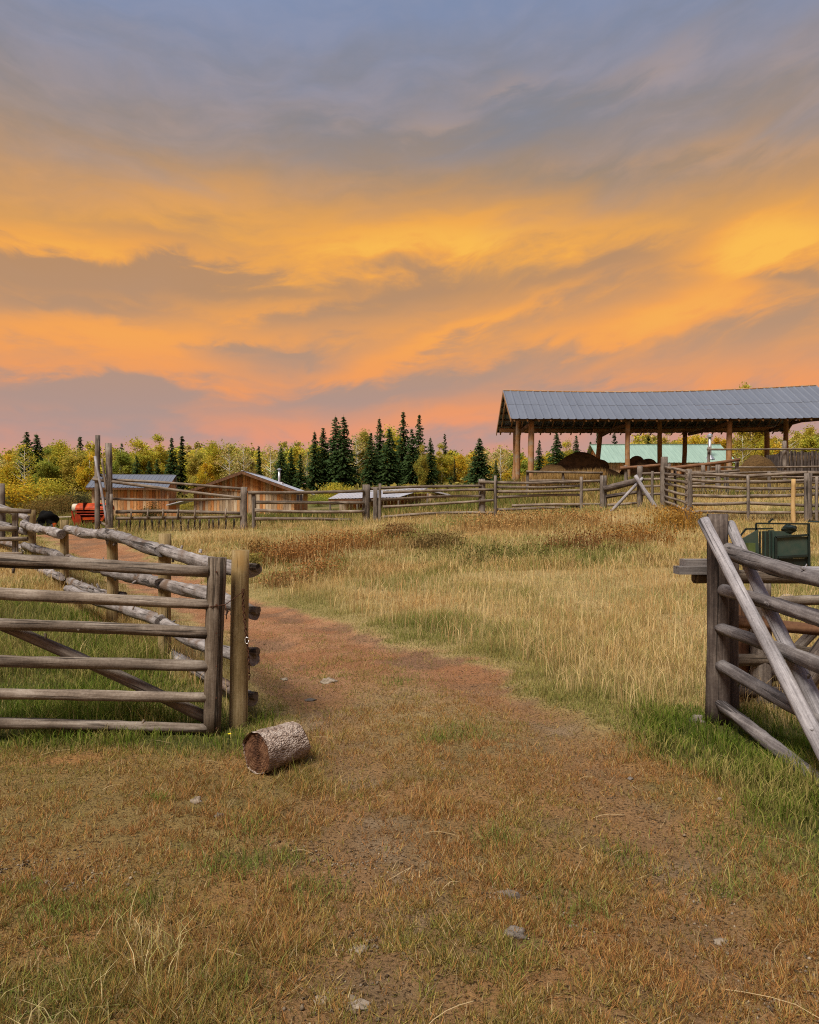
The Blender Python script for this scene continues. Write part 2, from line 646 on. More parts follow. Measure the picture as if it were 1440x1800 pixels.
M['pile_rail'] = wood('purple_grey_rail', (.04, .033, .033), (.125, .11, .108), (.25, .23, .225), 50, 0.37)
M['far_rail'] = wood('far_rail_wood', (.045, .033, .025), (.145, .112, .085), (.28, .235, .19), 30, 0.34)
M['new_post'] = wood('fresh_peeled_post', (.30, .18, .075), (.46, .30, .13), (.56, .41, .22), 50, 0.25)
M['barn_post'] = wood('barn_log', (.13, .06, .025), (.30, .155, .065), (.42, .27, .15), 30, 0.3, patch=(.27, .20, .14))
M['barn_dark'] = wood('barn_frame_wood', (.05, .025, .015), (.12, .06, .032), (.20, .11, .06), 25, 0.3)
M['plank'] = wood('grey_plank', (.06, .052, .05), (.14, .125, .12), (.22, .20, .19), 60, 0.35, axis=0)
M['log_bark'] = None
M['butt'] = plain('log_butt', (.035, .024, .017), .9, 0, 20, .5)


def build_special_mats():
    # scaly spruce bark for the short log
    m, k = newmat('scaly_bark')
    tc = k.n('ShaderNodeTexCoord').outputs['Object']
    vo = k.n('ShaderNodeTexVoronoi')
    vo.inputs['Scale'].default_value = 95
    k.put(vo.inputs['Vector'], scaled(k, tc, (1, 1, 0.6)))
    n = k.noise(tc, 18, 6, 0.7)
    c = k.ramp(k.m('ADD', k.m('MULTIPLY', vo.outputs['Distance'], 0.24), k.m('MULTIPLY', n, 0.9)),
               [(0.30, (.50, .43, .375)), (0.48, (.38, .31, .26)), (0.64, (.22, .16, .125)), (0.80, (.09, .06, .045))])
    done(k, bsdf(k, c, .9, 0, k.m('SUBTRACT', n, vo.outputs['Distance']), 1.0, .1, .012))
    M['log_bark'] = m
    m, k = newmat('rotten_end_grain')
    tc = k.n('ShaderNodeTexCoord').outputs['Object']
    sp = k.n('ShaderNodeSeparateXYZ')
    k.put(sp.inputs[0], tc)
    rad = k.m('SQRT', k.m('ADD', k.m('POWER', sp.outputs[0], 2), k.m('POWER', sp.outputs[1], 2)))
    n = k.noise(tc, 14, 6, 0.65)
    ring = k.m('SINE', k.m('ADD', k.m('MULTIPLY', rad, 420), k.m('MULTIPLY', n, 5)))
    c = k.ramp(k.m('ADD', k.m('MULTIPLY', k.noise(scaled(k, tc, (1, .35, 1)), 26, 6, .7), .9), k.m('MULTIPLY', ring, .012)),
               [(.32, (.025, .012, .008)), (.46, (.085, .04, .022)), (.6, (.17, .09, .05)), (.72, (.27, .17, .10))])
    done(k, bsdf(k, c, .95, 0, k.m('ADD', n, k.m('MULTIPLY', ring, .03)), 1.0, .1, .03))
    M['end_grain'] = m
    # sheet metal roofing
    def metal(name, a, b, ro=.42, me=.55):
        m, k = newmat(name)
        v, r = rnd_coords(k)
        n = k.noise(scaled(k, v, (1, .25, .25)), 3.0, 6, .65)
        n2 = k.noise(v, 18, 4, .6)
        c = k.mix(k.step(k.m('ADD', k.m('MULTIPLY', n, .75), k.m('MULTIPLY', n2, .25)), .38, .66), a, b)
        hs = k.n('ShaderNodeHueSaturation')
        k.put(hs.inputs['Color'], c)
        k.put(hs.inputs['Value'], k.m('ADD', .95, k.m('MULTIPLY', r, .1)))
        done(k, bsdf(k, hs.outputs[0], k.m('ADD', ro, k.m('MULTIPLY', n, .2)), me, n2, .05, .4, .01))
        return m
    M['roof_metal'] = metal('grey_sheet_metal', (.185, .20, .235), (.155, .168, .20))
    M['roof_white'] = metal('pale_sheet_metal', (.56, .57, .62), (.44, .45, .50), .35)
    M['roof_green'] = metal('green_sheet_metal', (.235, .335, .275), (.19, .28, .23), .5, .1)
    M['steel'] = metal('galvanised_steel', (.50, .50, .52), (.36, .36, .38), .3, .8)
    # board walls : colour comes per board
    m, k = newmat('cabin_boards')
    a = k.n('ShaderNodeAttribute', attribute_name='Col').outputs['Color']
    tc = k.n('ShaderNodeTexCoord').outputs['Object']
    n = k.noise(scaled(k, tc, (1, 1, .15)), 9, 5, .65)
    n2 = k.noise(scaled(k, tc, (1, 1, .3)), 1.6, 4, .6)
    c = k.mix(k.step(n, .48, .78), a, (.09, .045, .02), 'MIX')
    c = k.mix(k.m('MULTIPLY', k.step(n2, .52, .66), .55), c, (.30, .235, .175))
    done(k, bsdf(k, c, .85, 0, n, .4, .15, .02))
    M['boards'] = m
    M['red'] = plain('faded_red_paint', (.27, .028, .005), .65, 0, 5, .5, (.13, .015, .005), .15)
    M['orange'] = plain('orange_red_paint', (.40, .050, .005), .6, 0, 5, .4, (.22, .026, .005), .15)
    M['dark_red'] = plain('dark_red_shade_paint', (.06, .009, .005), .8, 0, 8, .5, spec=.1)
    M['rubber'] = plain('black_rubber', (.02, .02, .02), .85)
    M['tarp'] = plain('black_tarp', (.005, .005, .005), .9, 0, 12, .4, spec=.08, bump=.8)
    M['cream'] = plain('cream_paint', (.50, .44, .34), .6, 0, 6, .3)
    M['green_paint'] = plain('dark_green_paint', (.020, .042, .033), .5, 0, 7, .4, (.035, .05, .038), .4)
    M['green_dark'] = plain('blackish_green_paint', (.010, .018, .015), .5, 0, 7, .4)
    M['olive_box'] = plain('olive_plastic', (.07, .10, .03), .5)
    M['rust'] = plain('rusty_iron', (.09, .035, .016), .85, .2, 40, .6, (.03, .012, .008))
    M['bright_steel'] = plain('bright_steel', (.6, .6, .6), .3, .9)
    M['stone'] = plain('grey_fieldstone', (.17, .145, .125), .95, 0, 25, .45, (.09, .075, .062), .1, .8)
    M['pale_stone'] = plain('pale_fieldstone', (.27, .22, .17), .95, 0, 40, .4, (.13, .10, .07), .2, .6)
    M['dark_stone'] = plain('dark_fieldstone', (.10, .085, .075), .9, 0, 12, .4, None, .2, .6)
    M['soil'] = plain('dark_soil_heap', (.045, .028, .016), .95, 0, 3, .5, (.10, .06, .03), .1, 1.0)
    M['hay'] = plain('old_hay', (.10, .058, .022), .95, 0, 14, .6, (.045, .026, .011), .1, 1.0)
    M['glass'] = plain('window_glass', (.03, .035, .04), .08, 0, 2, .2, spec=.6)
    M['trunk_white'] = wood('aspen_bark', (.22, .20, .16), (.50, .47, .40), (.66, .63, .56), 6, .28)
    M['trunk_dark'] = wood('spruce_bark', (.03, .022, .016), (.075, .055, .042), (.13, .10, .08), 8, .3)
    M['leaf'] = leaf_mat('tree_leaf', .5)
    M['blade'] = leaf_mat('grass_blade', .35, False)
    M['flower'] = plain('yellow_petal', (.75, .60, .03), .6)
    # ground
    m, k = newmat('trodden_ground')
    a = k.n('ShaderNodeAttribute', attribute_name='Col').outputs['Color']
    tc = k.n('ShaderNodeTexCoord').outputs['Object']
    n1 = k.noise(tc, 55, 7, .72)
    n2 = k.noise(tc, 9, 6, .65)
    n3 = k.noise(tc, 160, 3, .6)
    val = k.m('ADD', .05, k.m('ADD', k.m('MULTIPLY', n1, 1.45), k.m('MULTIPLY', n2, .60)))
    hs = k.n('ShaderNodeHueSaturation')
    k.put(hs.inputs['Color'], a)
    k.put(hs.inputs['Value'], val)
    vo = k.n('ShaderNodeTexVoronoi')
    vo.inputs['Scale'].default_value = 38
    k.put(vo.inputs['Vector'], tc)
    peb = k.m('MULTIPLY', k.step(vo.outputs['Distance'], .16, .10), k.step(n2, .56, .64))
    c = k.mix(k.m('MULTIPLY', peb, .6), hs.outputs[0], (.40, .33, .26))
    c = k.mix(k.step(n1, .47, .38), c, (.04, .024, .012))
    c = k.mix(k.m('MULTIPLY', k.step(n3, .60, .70), .55), c, (.36, .25, .13))
    hh = k.m('ADD', k.m('ADD', n1, k.m('MULTIPLY', n3, .4)), k.m('MULTIPLY', n2, .8))
    done(k, bsdf(k, c, .95, 0, hh, .9, .08, .03))
    M['ground'] = m


build_special_mats()

# ------------------------------------------------------------------ ground, dirt track
ROAD_R = [(150, 940), (215, 950), (290, 985), (420, 1045), (490, 1062), (560, 1085), (650, 1113), (760, 1142), (860, 1178), (930, 1218), (1010, 1258),
          (1085, 1300), (1150, 1350), (1230, 1400), (1330, 1480), (1430, 1600), (1500, 1800)]
ROAD_L = [(350, 1800), (430, 1600), (470, 1450), (500, 1360), (485, 1290), (462, 1215), (430, 1160), (380, 1110), (300, 1072), (215, 1030), (140, 985), (90, 950)]
ROAD = np.array([gp(*p) for p in ROAD_R + ROAD_L])
ROAD = np.vstack([ROAD[:len(ROAD_R)], [(1.5, 0.3), (-0.7, 0.3)], ROAD[len(ROAD_R):], [(-19, 34), (-15.5, 34)]])


def poly_sd(x, y, P):
    """signed distance to polygon, negative inside"""
    x = np.asarray(x, float)
    y = np.asarray(y, float)
    d = np.full(x.shape, 1e9)
    ins = np.zeros(x.shape, bool)
    for i in range(len(P)):
        (x0, y0), (x1, y1) = P[i], P[(i + 1) % len(P)]
        ex, ey = x1 - x0, y1 - y0
        t = np.clip(((x - x0) * ex + (y - y0) * ey) / (ex * ex + ey * ey + 1e-9), 0, 1)
        d = np.minimum(d, np.hypot(x - x0 - t * ex, y - y0 - t * ey))
        c = (y0 > y) != (y1 > y)
        with np.errstate(divide='ignore', invalid='ignore'):
            xi = x0 + (y - y0) * ex / (ey if abs(ey) > 1e-9 else 1e-9)
        ins ^= c & (x < xi)
    return np.where(ins, -d, d)


def line_d(x, y, P):
    d = np.full(np.shape(x), 1e9)
    for (x0, y0), (x1, y1) in zip(P[:-1], P[1:]):
        ex, ey = x1 - x0, y1 - y0
        t = np.clip(((x - x0) * ex + (y - y0) * ey) / (ex * ex + ey * ey + 1e-9), 0, 1)
        d = np.minimum(d, np.hypot(x - x0 - t * ex, y - y0 - t * ey))
    return d


RUT1 = [gp(*p) for p in ((640, 1790), (640, 1650), (640, 1520), (620, 1400), (600, 1310), (560, 1230), (520, 1180), (470, 1130), (380, 1085), (250, 1020), (140, 965))]
RUT2 = [gp(*p) for p in ((1290, 1790), (1230, 1600), (1130, 1430), (1020, 1310), (920, 1250), (830, 1195), (720, 1150), (600, 1110), (450, 1062), (300, 1000), (170, 950))]
LUSH = [np.array([gp(*p) for p in q]) for q in (
    ((-120, 1330), (-120, 1060), (60, 1045), (150, 1075), (240, 1125), (330, 1190), (400, 1235), (480, 1255), (495, 1310), (430, 1335), (200, 1325)),
    ((1100, 1262), (1180, 1235), (1300, 1255), (1480, 1280), (1640, 1390), (1680, 1700), (1440, 1640), (1370, 1500), (1260, 1410), (1130, 1335)))]
FENCE1 = [(-1.24, 5.84), (-2.64, 8.4), (-4.15, 11.0), (-6.67, 15.2), (-9.7, 20.3)]


def masks(x, y):
    w = (fbm(x, y, 1.3, 3) - .5) * 0.7
    sd = poly_sd(x, y, ROAD) + w * 0.9 + (fbm(x, y, 4.5, 9, 3) - .5) * .5
    road = sst(-sd, -0.12, 0.25)
    r1, r2 = line_d(x, y, RUT1), line_d(x, y, RUT2)
    rut = np.maximum(np.exp(-(r1 / .34) ** 2), np.exp(-(r2 / .38) ** 2)) * road
    lush = np.zeros(np.shape(x))
    for L in LUSH:
        lush = np.maximum(lush, sst(-(poly_sd(x, y, L) + w * .5), -.12, .3))
    fore = sst(-y + w * 1.2, -6.1, -5.0)          # trodden ground in front of the gate
    return road, rut, lush, fore, sd


def ground_col(x, y):
    road, rut, lush, fore, sd = masks(x, y)
    n1, n2, n3 = fbm(x, y, .9, 21), fbm(x, y, 2.7, 31), fbm(x, y, .25, 41)
    L = lambda a, b, t: np.asarray(a)[None] * (1 - t[:, None]) + np.asarray(b)[None] * t[:, None]
    meadow = L((.24, .19, .07), (.34, .25, .11), sst(n1, .3, .7))
    turf = L((.20, .135, .05), (.27, .14, .052), sst(n1, .35, .65))
    turf = turf * (1 - .55 * sst(n2, .52, .68)[:, None]) + np.array((.12, .105, .035)) * .55 * sst(n2, .52, .68)[:, None]
    dirt = L((.25, .115, .055), (.30, .155, .082), sst(n2, .35, .65))
    n4 = sst(fbm(x, y, 1.8, 47), .54, .66)[:, None] * .6
    dirt = dirt * (1 - n4) + np.array((.135, .085, .055)) * n4
    dirtn = L((.23, .13, .060), (.17, .105, .055), sst(n2, .35, .65))
    far = sst(np.asarray(y), 5.5, 8.5)[:, None]
    dirt = dirt * far + dirtn * (1 - far)
    c = meadow * (1 - fore[:, None]) + turf * fore[:, None]
    rr = np.clip(road * (0.35 + .65 * far[:, 0]) + rut * .55, 0, 1)[:, None]
    c = c * (1 - rr) + dirt * rr
    pale = (sst(n2, .60, .72) * rut * (1 - far[:, 0]))[:, None] * .6
    c = c * (1 - pale) + np.array((.26, .185, .115)) * pale
    lu = lush[:, None]
    c = c * (1 - lu) + np.array((.07, .075, .018)) * lu
    fy = sst(np.asarray(y), 29, 36)[:, None]
    c = c * (1 - fy) + L((.09, .085, .03), (.16, .12, .05), sst(n3, .35, .65)) * fy
    return c


def build_ground():
    def axis(pts):
        out = []
        for a, b, n in pts:
            out += list(np.linspace(a, b, n, endpoint=False))
        return np.array(out + [pts[-1][1]])
    xs = axis([(-1500, -200, 10), (-200, -40, 30), (-40, -14, 52), (-14, -5, 60), (-5, 5, 170), (5, 14, 60), (14, 40, 52), (40, 200, 30), (200, 1500, 10)])
    ys = axis([(-300, -20, 8), (-20, 0, 14), (0, 8, 150), (8, 18, 110), (18, 34, 70), (34, 80, 60), (80, 260, 36), (260, 1800, 16)])
    X, Y = np.meshgrid(xs, ys)
    Z = hgt(X, Y)
    nearw = np.clip(1.5 - np.abs(Y) / 40, 0, 1)
    road, rut, lush, fore, sd = masks(X.ravel(), Y.ravel())
    Z = Z + nearw * ((fbm(X, Y, 1.1, 51) - .5) * .07 + (fbm(X, Y, 5, 61) - .5) * .03) - (rut.reshape(Z.shape) * .045)
    V = np.stack([X.ravel(), Y.ravel(), Z.ravel()], 1)
    C = ground_col(X.ravel(), Y.ravel())
    ny, nx = X.shape
    idx = np.arange(ny * nx).reshape(ny, nx)
    Q = np.stack([idx[:-1, :-1].ravel(), idx[:-1, 1:].ravel(), idx[1:, 1:].ravel(), idx[1:, :-1].ravel()], 1)
    isroad = (sd[Q].mean(1) < 0)
    for nm, sel in (('ground', ~isroad), ('dirt_track', isroad)):
        q = Q[sel]
        u, inv = np.unique(q, return_inverse=True)
        me = np_mesh(nm, V[u], inv.reshape(-1, 4), C[u], True)
        o = obj(nm, me, M['ground'])
        o['kind'] = 'structure'
        o['label'] = 'rough grassy ranch ground rising to the wood' if nm == 'ground' else 'reddish dirt track curving through the open gateway'


build_ground()


def hg(x, y):
    """terrain with the same small relief as the ground mesh"""
    x = np.asarray(x, float)
    y = np.asarray(y, float)
    nearw = np.clip(1.5 - np.abs(y) / 40, 0, 1)
    rut = masks(x, y)[1]
    return hgt(x, y) + nearw * ((fbm(x, y, 1.1, 51) - .5) * .07 + (fbm(x, y, 5, 61) - .5) * .03) - rut * .045


# ------------------------------------------------------------------ fences and gates
def P3(px, py, D):
    return at(px, py, D)


def post(fence, px, ytop, D, r, mat, name='post', lean=(0, 0), **kw):
    t = P3(px, ytop, D)
    b = Vector((t.x - lean[0], t.y - lean[1], H(t.x, t.y) - .15))
    kw.setdefault('bend', .006)
    kw.setdefault('m', 6)
    return log(name, b, t, r * 1.05, r * .95, mat, fence, **kw)


def rail(fence, a, b, r, mat, name='rail', r1=None, **kw):
    kw.setdefault('bend', .008)
    return log(name, P3(*a), P3(*b), r, r1 or r * .85, mat, fence, **kw)


# --- pole gate swung beside the track
def build_left_gate():
    b = P3(382, 1290, 5.66)
    g = thing('pole_gate', 'grey pole gate with six rails and a diagonal brace, beside the chained post', 'gate', (b.x, b.y, H(b.x, b.y)))
    log('stile', (b.x - .035, b.y, .0), P3(383, 980, 5.66), .062, .066, M['stile'], g, n=10, m=8, rough=.09, bend=.006)
    xl = -4.6
    Dl = 5.66 + (xl - b.x) * .07
    ys = [(990, 1005), (1049, 1063), (1105, 1113), (1164, 1171), (1218, 1226), (1274, 1280)]
    for i, (yl, yr) in enumerate(ys):
        pl, pr = P3(0, yl, 5.50), P3(368, yr, 5.64)
        d = (pl - pr)
        pe = pr + d * ((xl - pr.x) / d.x)
        r = (.043, .038, .040, .038, .035, .034)[i]
        log('rail', pr, pe, r, r * 1.16, M['rail'], g, n=14, m=34, bend=.008, rough=.11, knots=3)
    # brace behind the rails
    log('brace', P3(364, 1262, 5.73), P3(-110, 1050, 5.56), .045, .04, M['rail'], g, n=11, m=14, bend=.006)
    log('stile', (xl - .04, Dl, 0.0), (xl - .04, Dl, 1.32), .07, .065, M['stile'], g, n=10)
    # clinched nails where the rails meet the stile
    for yl, yr in ys:
        p = P3(381, yr, 5.595)
        part('nail', MB().tube([p, p + Vector((0, -.012, 0))], .006, 6), M['rust'], g)
    # the post it hangs on, out of the picture
    pp = log('hinge_post', (xl - .28, Dl + .05, -.15), (xl - .28, Dl + .05, 1.45), .085, .08, M['post'], g, n=10)


build_left_gate()


def build_left_fence():
    f = thing('rail_fence', 'rail fence of knotty grey logs on olive posts running back from the chained post', 'fence', (-1.24, 5.84, 0))
    tops = [(423, 967), (290, 938), (197, 928), (113, 914), (56, 896)]
    Ds = [5.84, 8.4, 11.0, 15.2, 20.3]
    rad = [.067, .066, .075, .08, .10]
    posts = []
    for i, ((px, py), D) in enumerate(zip(tops, Ds)):
        t = P3(px, py, D)
        o = log('post', (t.x - (.02 if i == 0 else 0), t.y, H(t.x, t.y) - .2), t, rad[i] * 1.06, rad[i] * .97, M['post'], f, n=14, m=8, bend=.004, rough=.03)
        posts.append(t)
    # rails bay by bay; each is (left end, right end), passing on the track side of the posts
    bays = [
        [((282, 963, 8.55), (445, 1003, 5.98)), ((280, 1027, 8.55), (445, 1078, 5.98)), ((282, 1092, 8.55), (446, 1158, 5.98)), ((300, 1150, 8.55), (444, 1230, 5.98))],
        [((180, 938, 11.2), (283, 968, 8.3)), ((185, 1004, 11.2), (283, 1026, 8.3)), ((120, 1035, 13.2), (283, 1092, 8.3))],
        [((115, 929, 15.4), (222, 946, 10.8)), ((116, 980, 15.4), (216, 999, 10.8)), ((118, 1020, 15.4), (216, 1052, 10.8))],
        [((42, 920, 20.5), (108, 939, 15.0)), ((44, 959, 20.5), (106, 979, 15.0)), ((48, 990, 20.4), (106, 1014, 15.0))],
    ]
    for bi, bay in enumerate(bays):
        for j, (a, c) in enumerate(bay):
            r = (.066, .075, .085, .10)[bi] * (1 - .04 * j)
            log('rail', P3(*a), P3(*c), r * 1.02, r * .88, M['bark_rail'], f, n=14, m=26, bend=.016, rough=.15, knots=6 if bi < 3 else 2, cut=.3)
    # sawn butt ends that stick out past the first post
    for (px, py) in ((447, 997), (447, 1072), (446, 1145), (443, 1222)):
        p = P3(px - 16, py, 6.02)
        q = P3(px + 7, py + 1, 5.97)
        log('rail_butt', p, q, .036, .034, M['stile'], f, n=7, m=2, bend=0, rough=.12)
    for (px, py, D) in ((219, 943, 11.15), (212, 1045, 11.1)):
        log('rail_butt', P3(px - 12, py, D), P3(px + 8, py + 1, D - .05), .055, .05, M['dark_post'], f, n=8, m=2, bend=0)


build_left_fence()


def build_chain():
    p0 = P3(427, 1037, 5.755)
    c = thing('chain', 'rusty chain with a bright snap hook hanging down the olive gatepost', 'chain', tuple(p0))
    nail = MB().tube([p0 + Vector((0, .05, 0)), p0 + Vector((0, -.02, .005))], .006, 6)
    part('nail', nail, M['rust'], c)
    pts = [P3(427, 1040, 5.745), P3(428, 1068, 5.745), P3(431, 1098, 5.74), P3(434, 1125, 5.745), P3(437, 1150, 5.75), P3(438, 1175, 5.755), P3(438, 1196, 5.76)]
    lens = [0]
    for a, b in zip(pts[:-1], pts[1:]):
        lens.append(lens[-1] + (b - a).length)
    proto = None
    s, i = 0.0, 0
    while s < lens[-1]:
        k = max(j for j in range(len(lens)) if lens[j] <= s + 1e-9)
        k = min(k, len(pts) - 2)
        t = (s - lens[k]) / (lens[k + 1] - lens[k])
        p = pts[k].lerp(pts[k + 1], t)
        d = (pts[k + 1] - pts[k]).normalized()
        if proto is None:
            ring = [Vector((math.cos(a) * .0085, 0, math.sin(a) * .016)) for a in np.linspace(0, 2 * math.pi, 11)]
            proto = MB().tube(ring, .0036, 5, cap=False).mesh('link', True)
            proto.materials.append(M['rust'])
        q = Vector((0, 0, 1)).rotation_difference(d) @ Quaternion((0, 0, 1), (i % 2) * math.pi / 2 + .4)
        obj('link', proto, None, c, p, q)
        s += .0235
        i += 1
    hk = P3(434, 1126, 5.73)
    ring = [hk + Vector((math.cos(a) * .014, 0, math.sin(a) * .024)) for a in np.linspace(0.5, 2 * math.pi, 12)]
    part('snap_hook', MB().tube(ring, .0045, 6), M['bright_steel'], c, smooth=True)
    w = thing('wire_loop', 'thin rusty wire tying the dark gate stile to the olive post', 'wire', tuple(P3(404, 1055, 5.74)))
    wm = MB()
    a, b = P3(427, 1040, 5.745), P3(372, 1066, 5.585)
    wm.tube([a, P3(410, 1053, 5.70), P3(396, 1063, 5.60), b, P3(364, 1068, 5.62), P3(362, 1085, 5.63)], .0035, 5)
    wm.tube([P3(396, 1063, 5.60), P3(399, 1075, 5.61), P3(398, 1088, 5.62)], .0035, 5)
    part('wire', wm, M['rust'], w, smooth=True)


build_chain()


def build_right_gate():
    b = P3(1262, 1270, 6.0)
    g = thing('pole_gate', 'grey pole gate folded back, twin silver braces crossing its heavy rails', 'gate', (b.x, b.y, 0))
    log('stile', (b.x, b.y, -.02), P3(1262, 903, 6.0), .088, .078, M['dark_post'], g, n=12, m=8, bend=.004, rough=.06)
    rails = [((1262, 966, 5.99), (1440, 1010, 4.72)), ((1256, 1036, 5.96), (1440, 1096, 4.68)), ((1254, 1104, 5.95), (1440, 1184, 4.66)),
             ((1253, 1168, 5.95), (1440, 1275, 4.63)), ((1254, 1238, 5.95), (1440, 1356, 4.60))]
    for i, (p, q) in enumerate(rails):
        a, c = P3(*p), P3(*q)
        a.x += .05
        e = a + (c - a) * 2.1
        log('rail', a, e, (.054, .049, .046, .045, .044)[i], .048, M['pile_rail'], g, n=14, m=34, bend=.014, rough=.12, knots=4)
    p1, q1 = P3(1237, 915, 5.86), P3(1440, 1302, 4.55)
    b1 = log('brace', p1, p1 + (q1 - p1) * 1.25, .042, .05, M['silver'], g, n=14, m=30, bend=.004, rough=.07, knots=2)
    p2, q2 = P3(1284, 922, 6.02), P3(1437, 1235, 4.80)
    log('brace', p2, p2 + (q2 - p2) * 1.3, .042, .048, M['silver'], g, n=14, m=30, bend=.010, rough=.08, knots=3)
    for t in (.12, .2, .34, .42, .48, .60, .66, .80, .91):
        p = p1.lerp(q1, t)
        v = (Vector((0, 0, CAMZ)) - p).normalized()
        part('nail_hole', MB().tube([p + v * .030, p + v * .049], .007, 7), M['rubber'], g)
    log('stile', (2.26, 3.15, -.02), (2.26, 3.15, 1.4), .08, .075, M['dark_post'], g, n=12)


build_right_gate()


def build_right_fence():
    f = thing('rail_fence', 'corral fence of dark rails and stubby posts standing behind the folded gate', 'fence', (3.0, 6.9, 0))
    for px, yt, D, r, mat in ((1288, 955, 6.25, .055, M['dark_post']), (1302, 1040, 6.7, .07, M['barn_dark']), (1337, 1012, 6.6, .085, M['grey_post']), (1585, 985, 6.9, .085, M['grey_post'])):
        post(f, px, yt, D, r, mat, n=12, rough=.05)
    rl = [((1222, 1014, 6.20), (1610, 1018, 6.75), .055, M['stile']), ((1292, 1092, 6.5), (1620, 1122, 6.6), .05, M['barn_dark']),
          ((1284, 1160, 6.55), (1620, 1150, 6.7), .05, M['stile']), ((1285, 1212, 6.55), (1620, 1236, 6.7), .055, M['dark_post']),
          ((1330, 1187, 6.75), (1600, 1195, 6.9), .045, M['rail']), ((1380, 1292, 6.55), (1640, 1280, 6.5), .06, M['silver']),
          ((1320, 1000, 6.8), (1640, 1003, 6.9), .035, M['silver']),
          ((1318, 1062, 6.85), (1620, 1048, 6.95), .045, M['rail']), ((1296, 1130, 6.8), (1600, 1172, 6.8), .045, M['stile']), ((1300, 1246, 6.75), (1620, 1262, 6.8), .05, M['stile']),
          ((1316, 1228, 7.0), (1500, 1040, 7.2), .05, M['rail'])]
    for a, c, r, m in rl:
        rail(f, a, c, r, m, n=10, m=10, knots=1)
    # thick dark leaning log
    log('brace', P3(1345, 1300, 6.45), P3(1470, 1120, 6.35), .11, .09, M['dark_post'], f, n=12, m=8, rough=.1)
    # board ends sticking out beyond the gate stile
    for (x0, x1, yy, D, dz) in ((1195, 1262, 1002, 6.16, .06), (1206, 1255, 989, 6.20, .055)):
        a, c = P3(x0, yy, D - .06), P3(x1, yy, D + .10)
        part('board_end', MB().box(-(c.x - a.x) / 2, (c.x - a.x) / 2, -.07, .07, -dz / 2, dz / 2), M['plank'], f, (a + c) / 2)


build_right_fence()


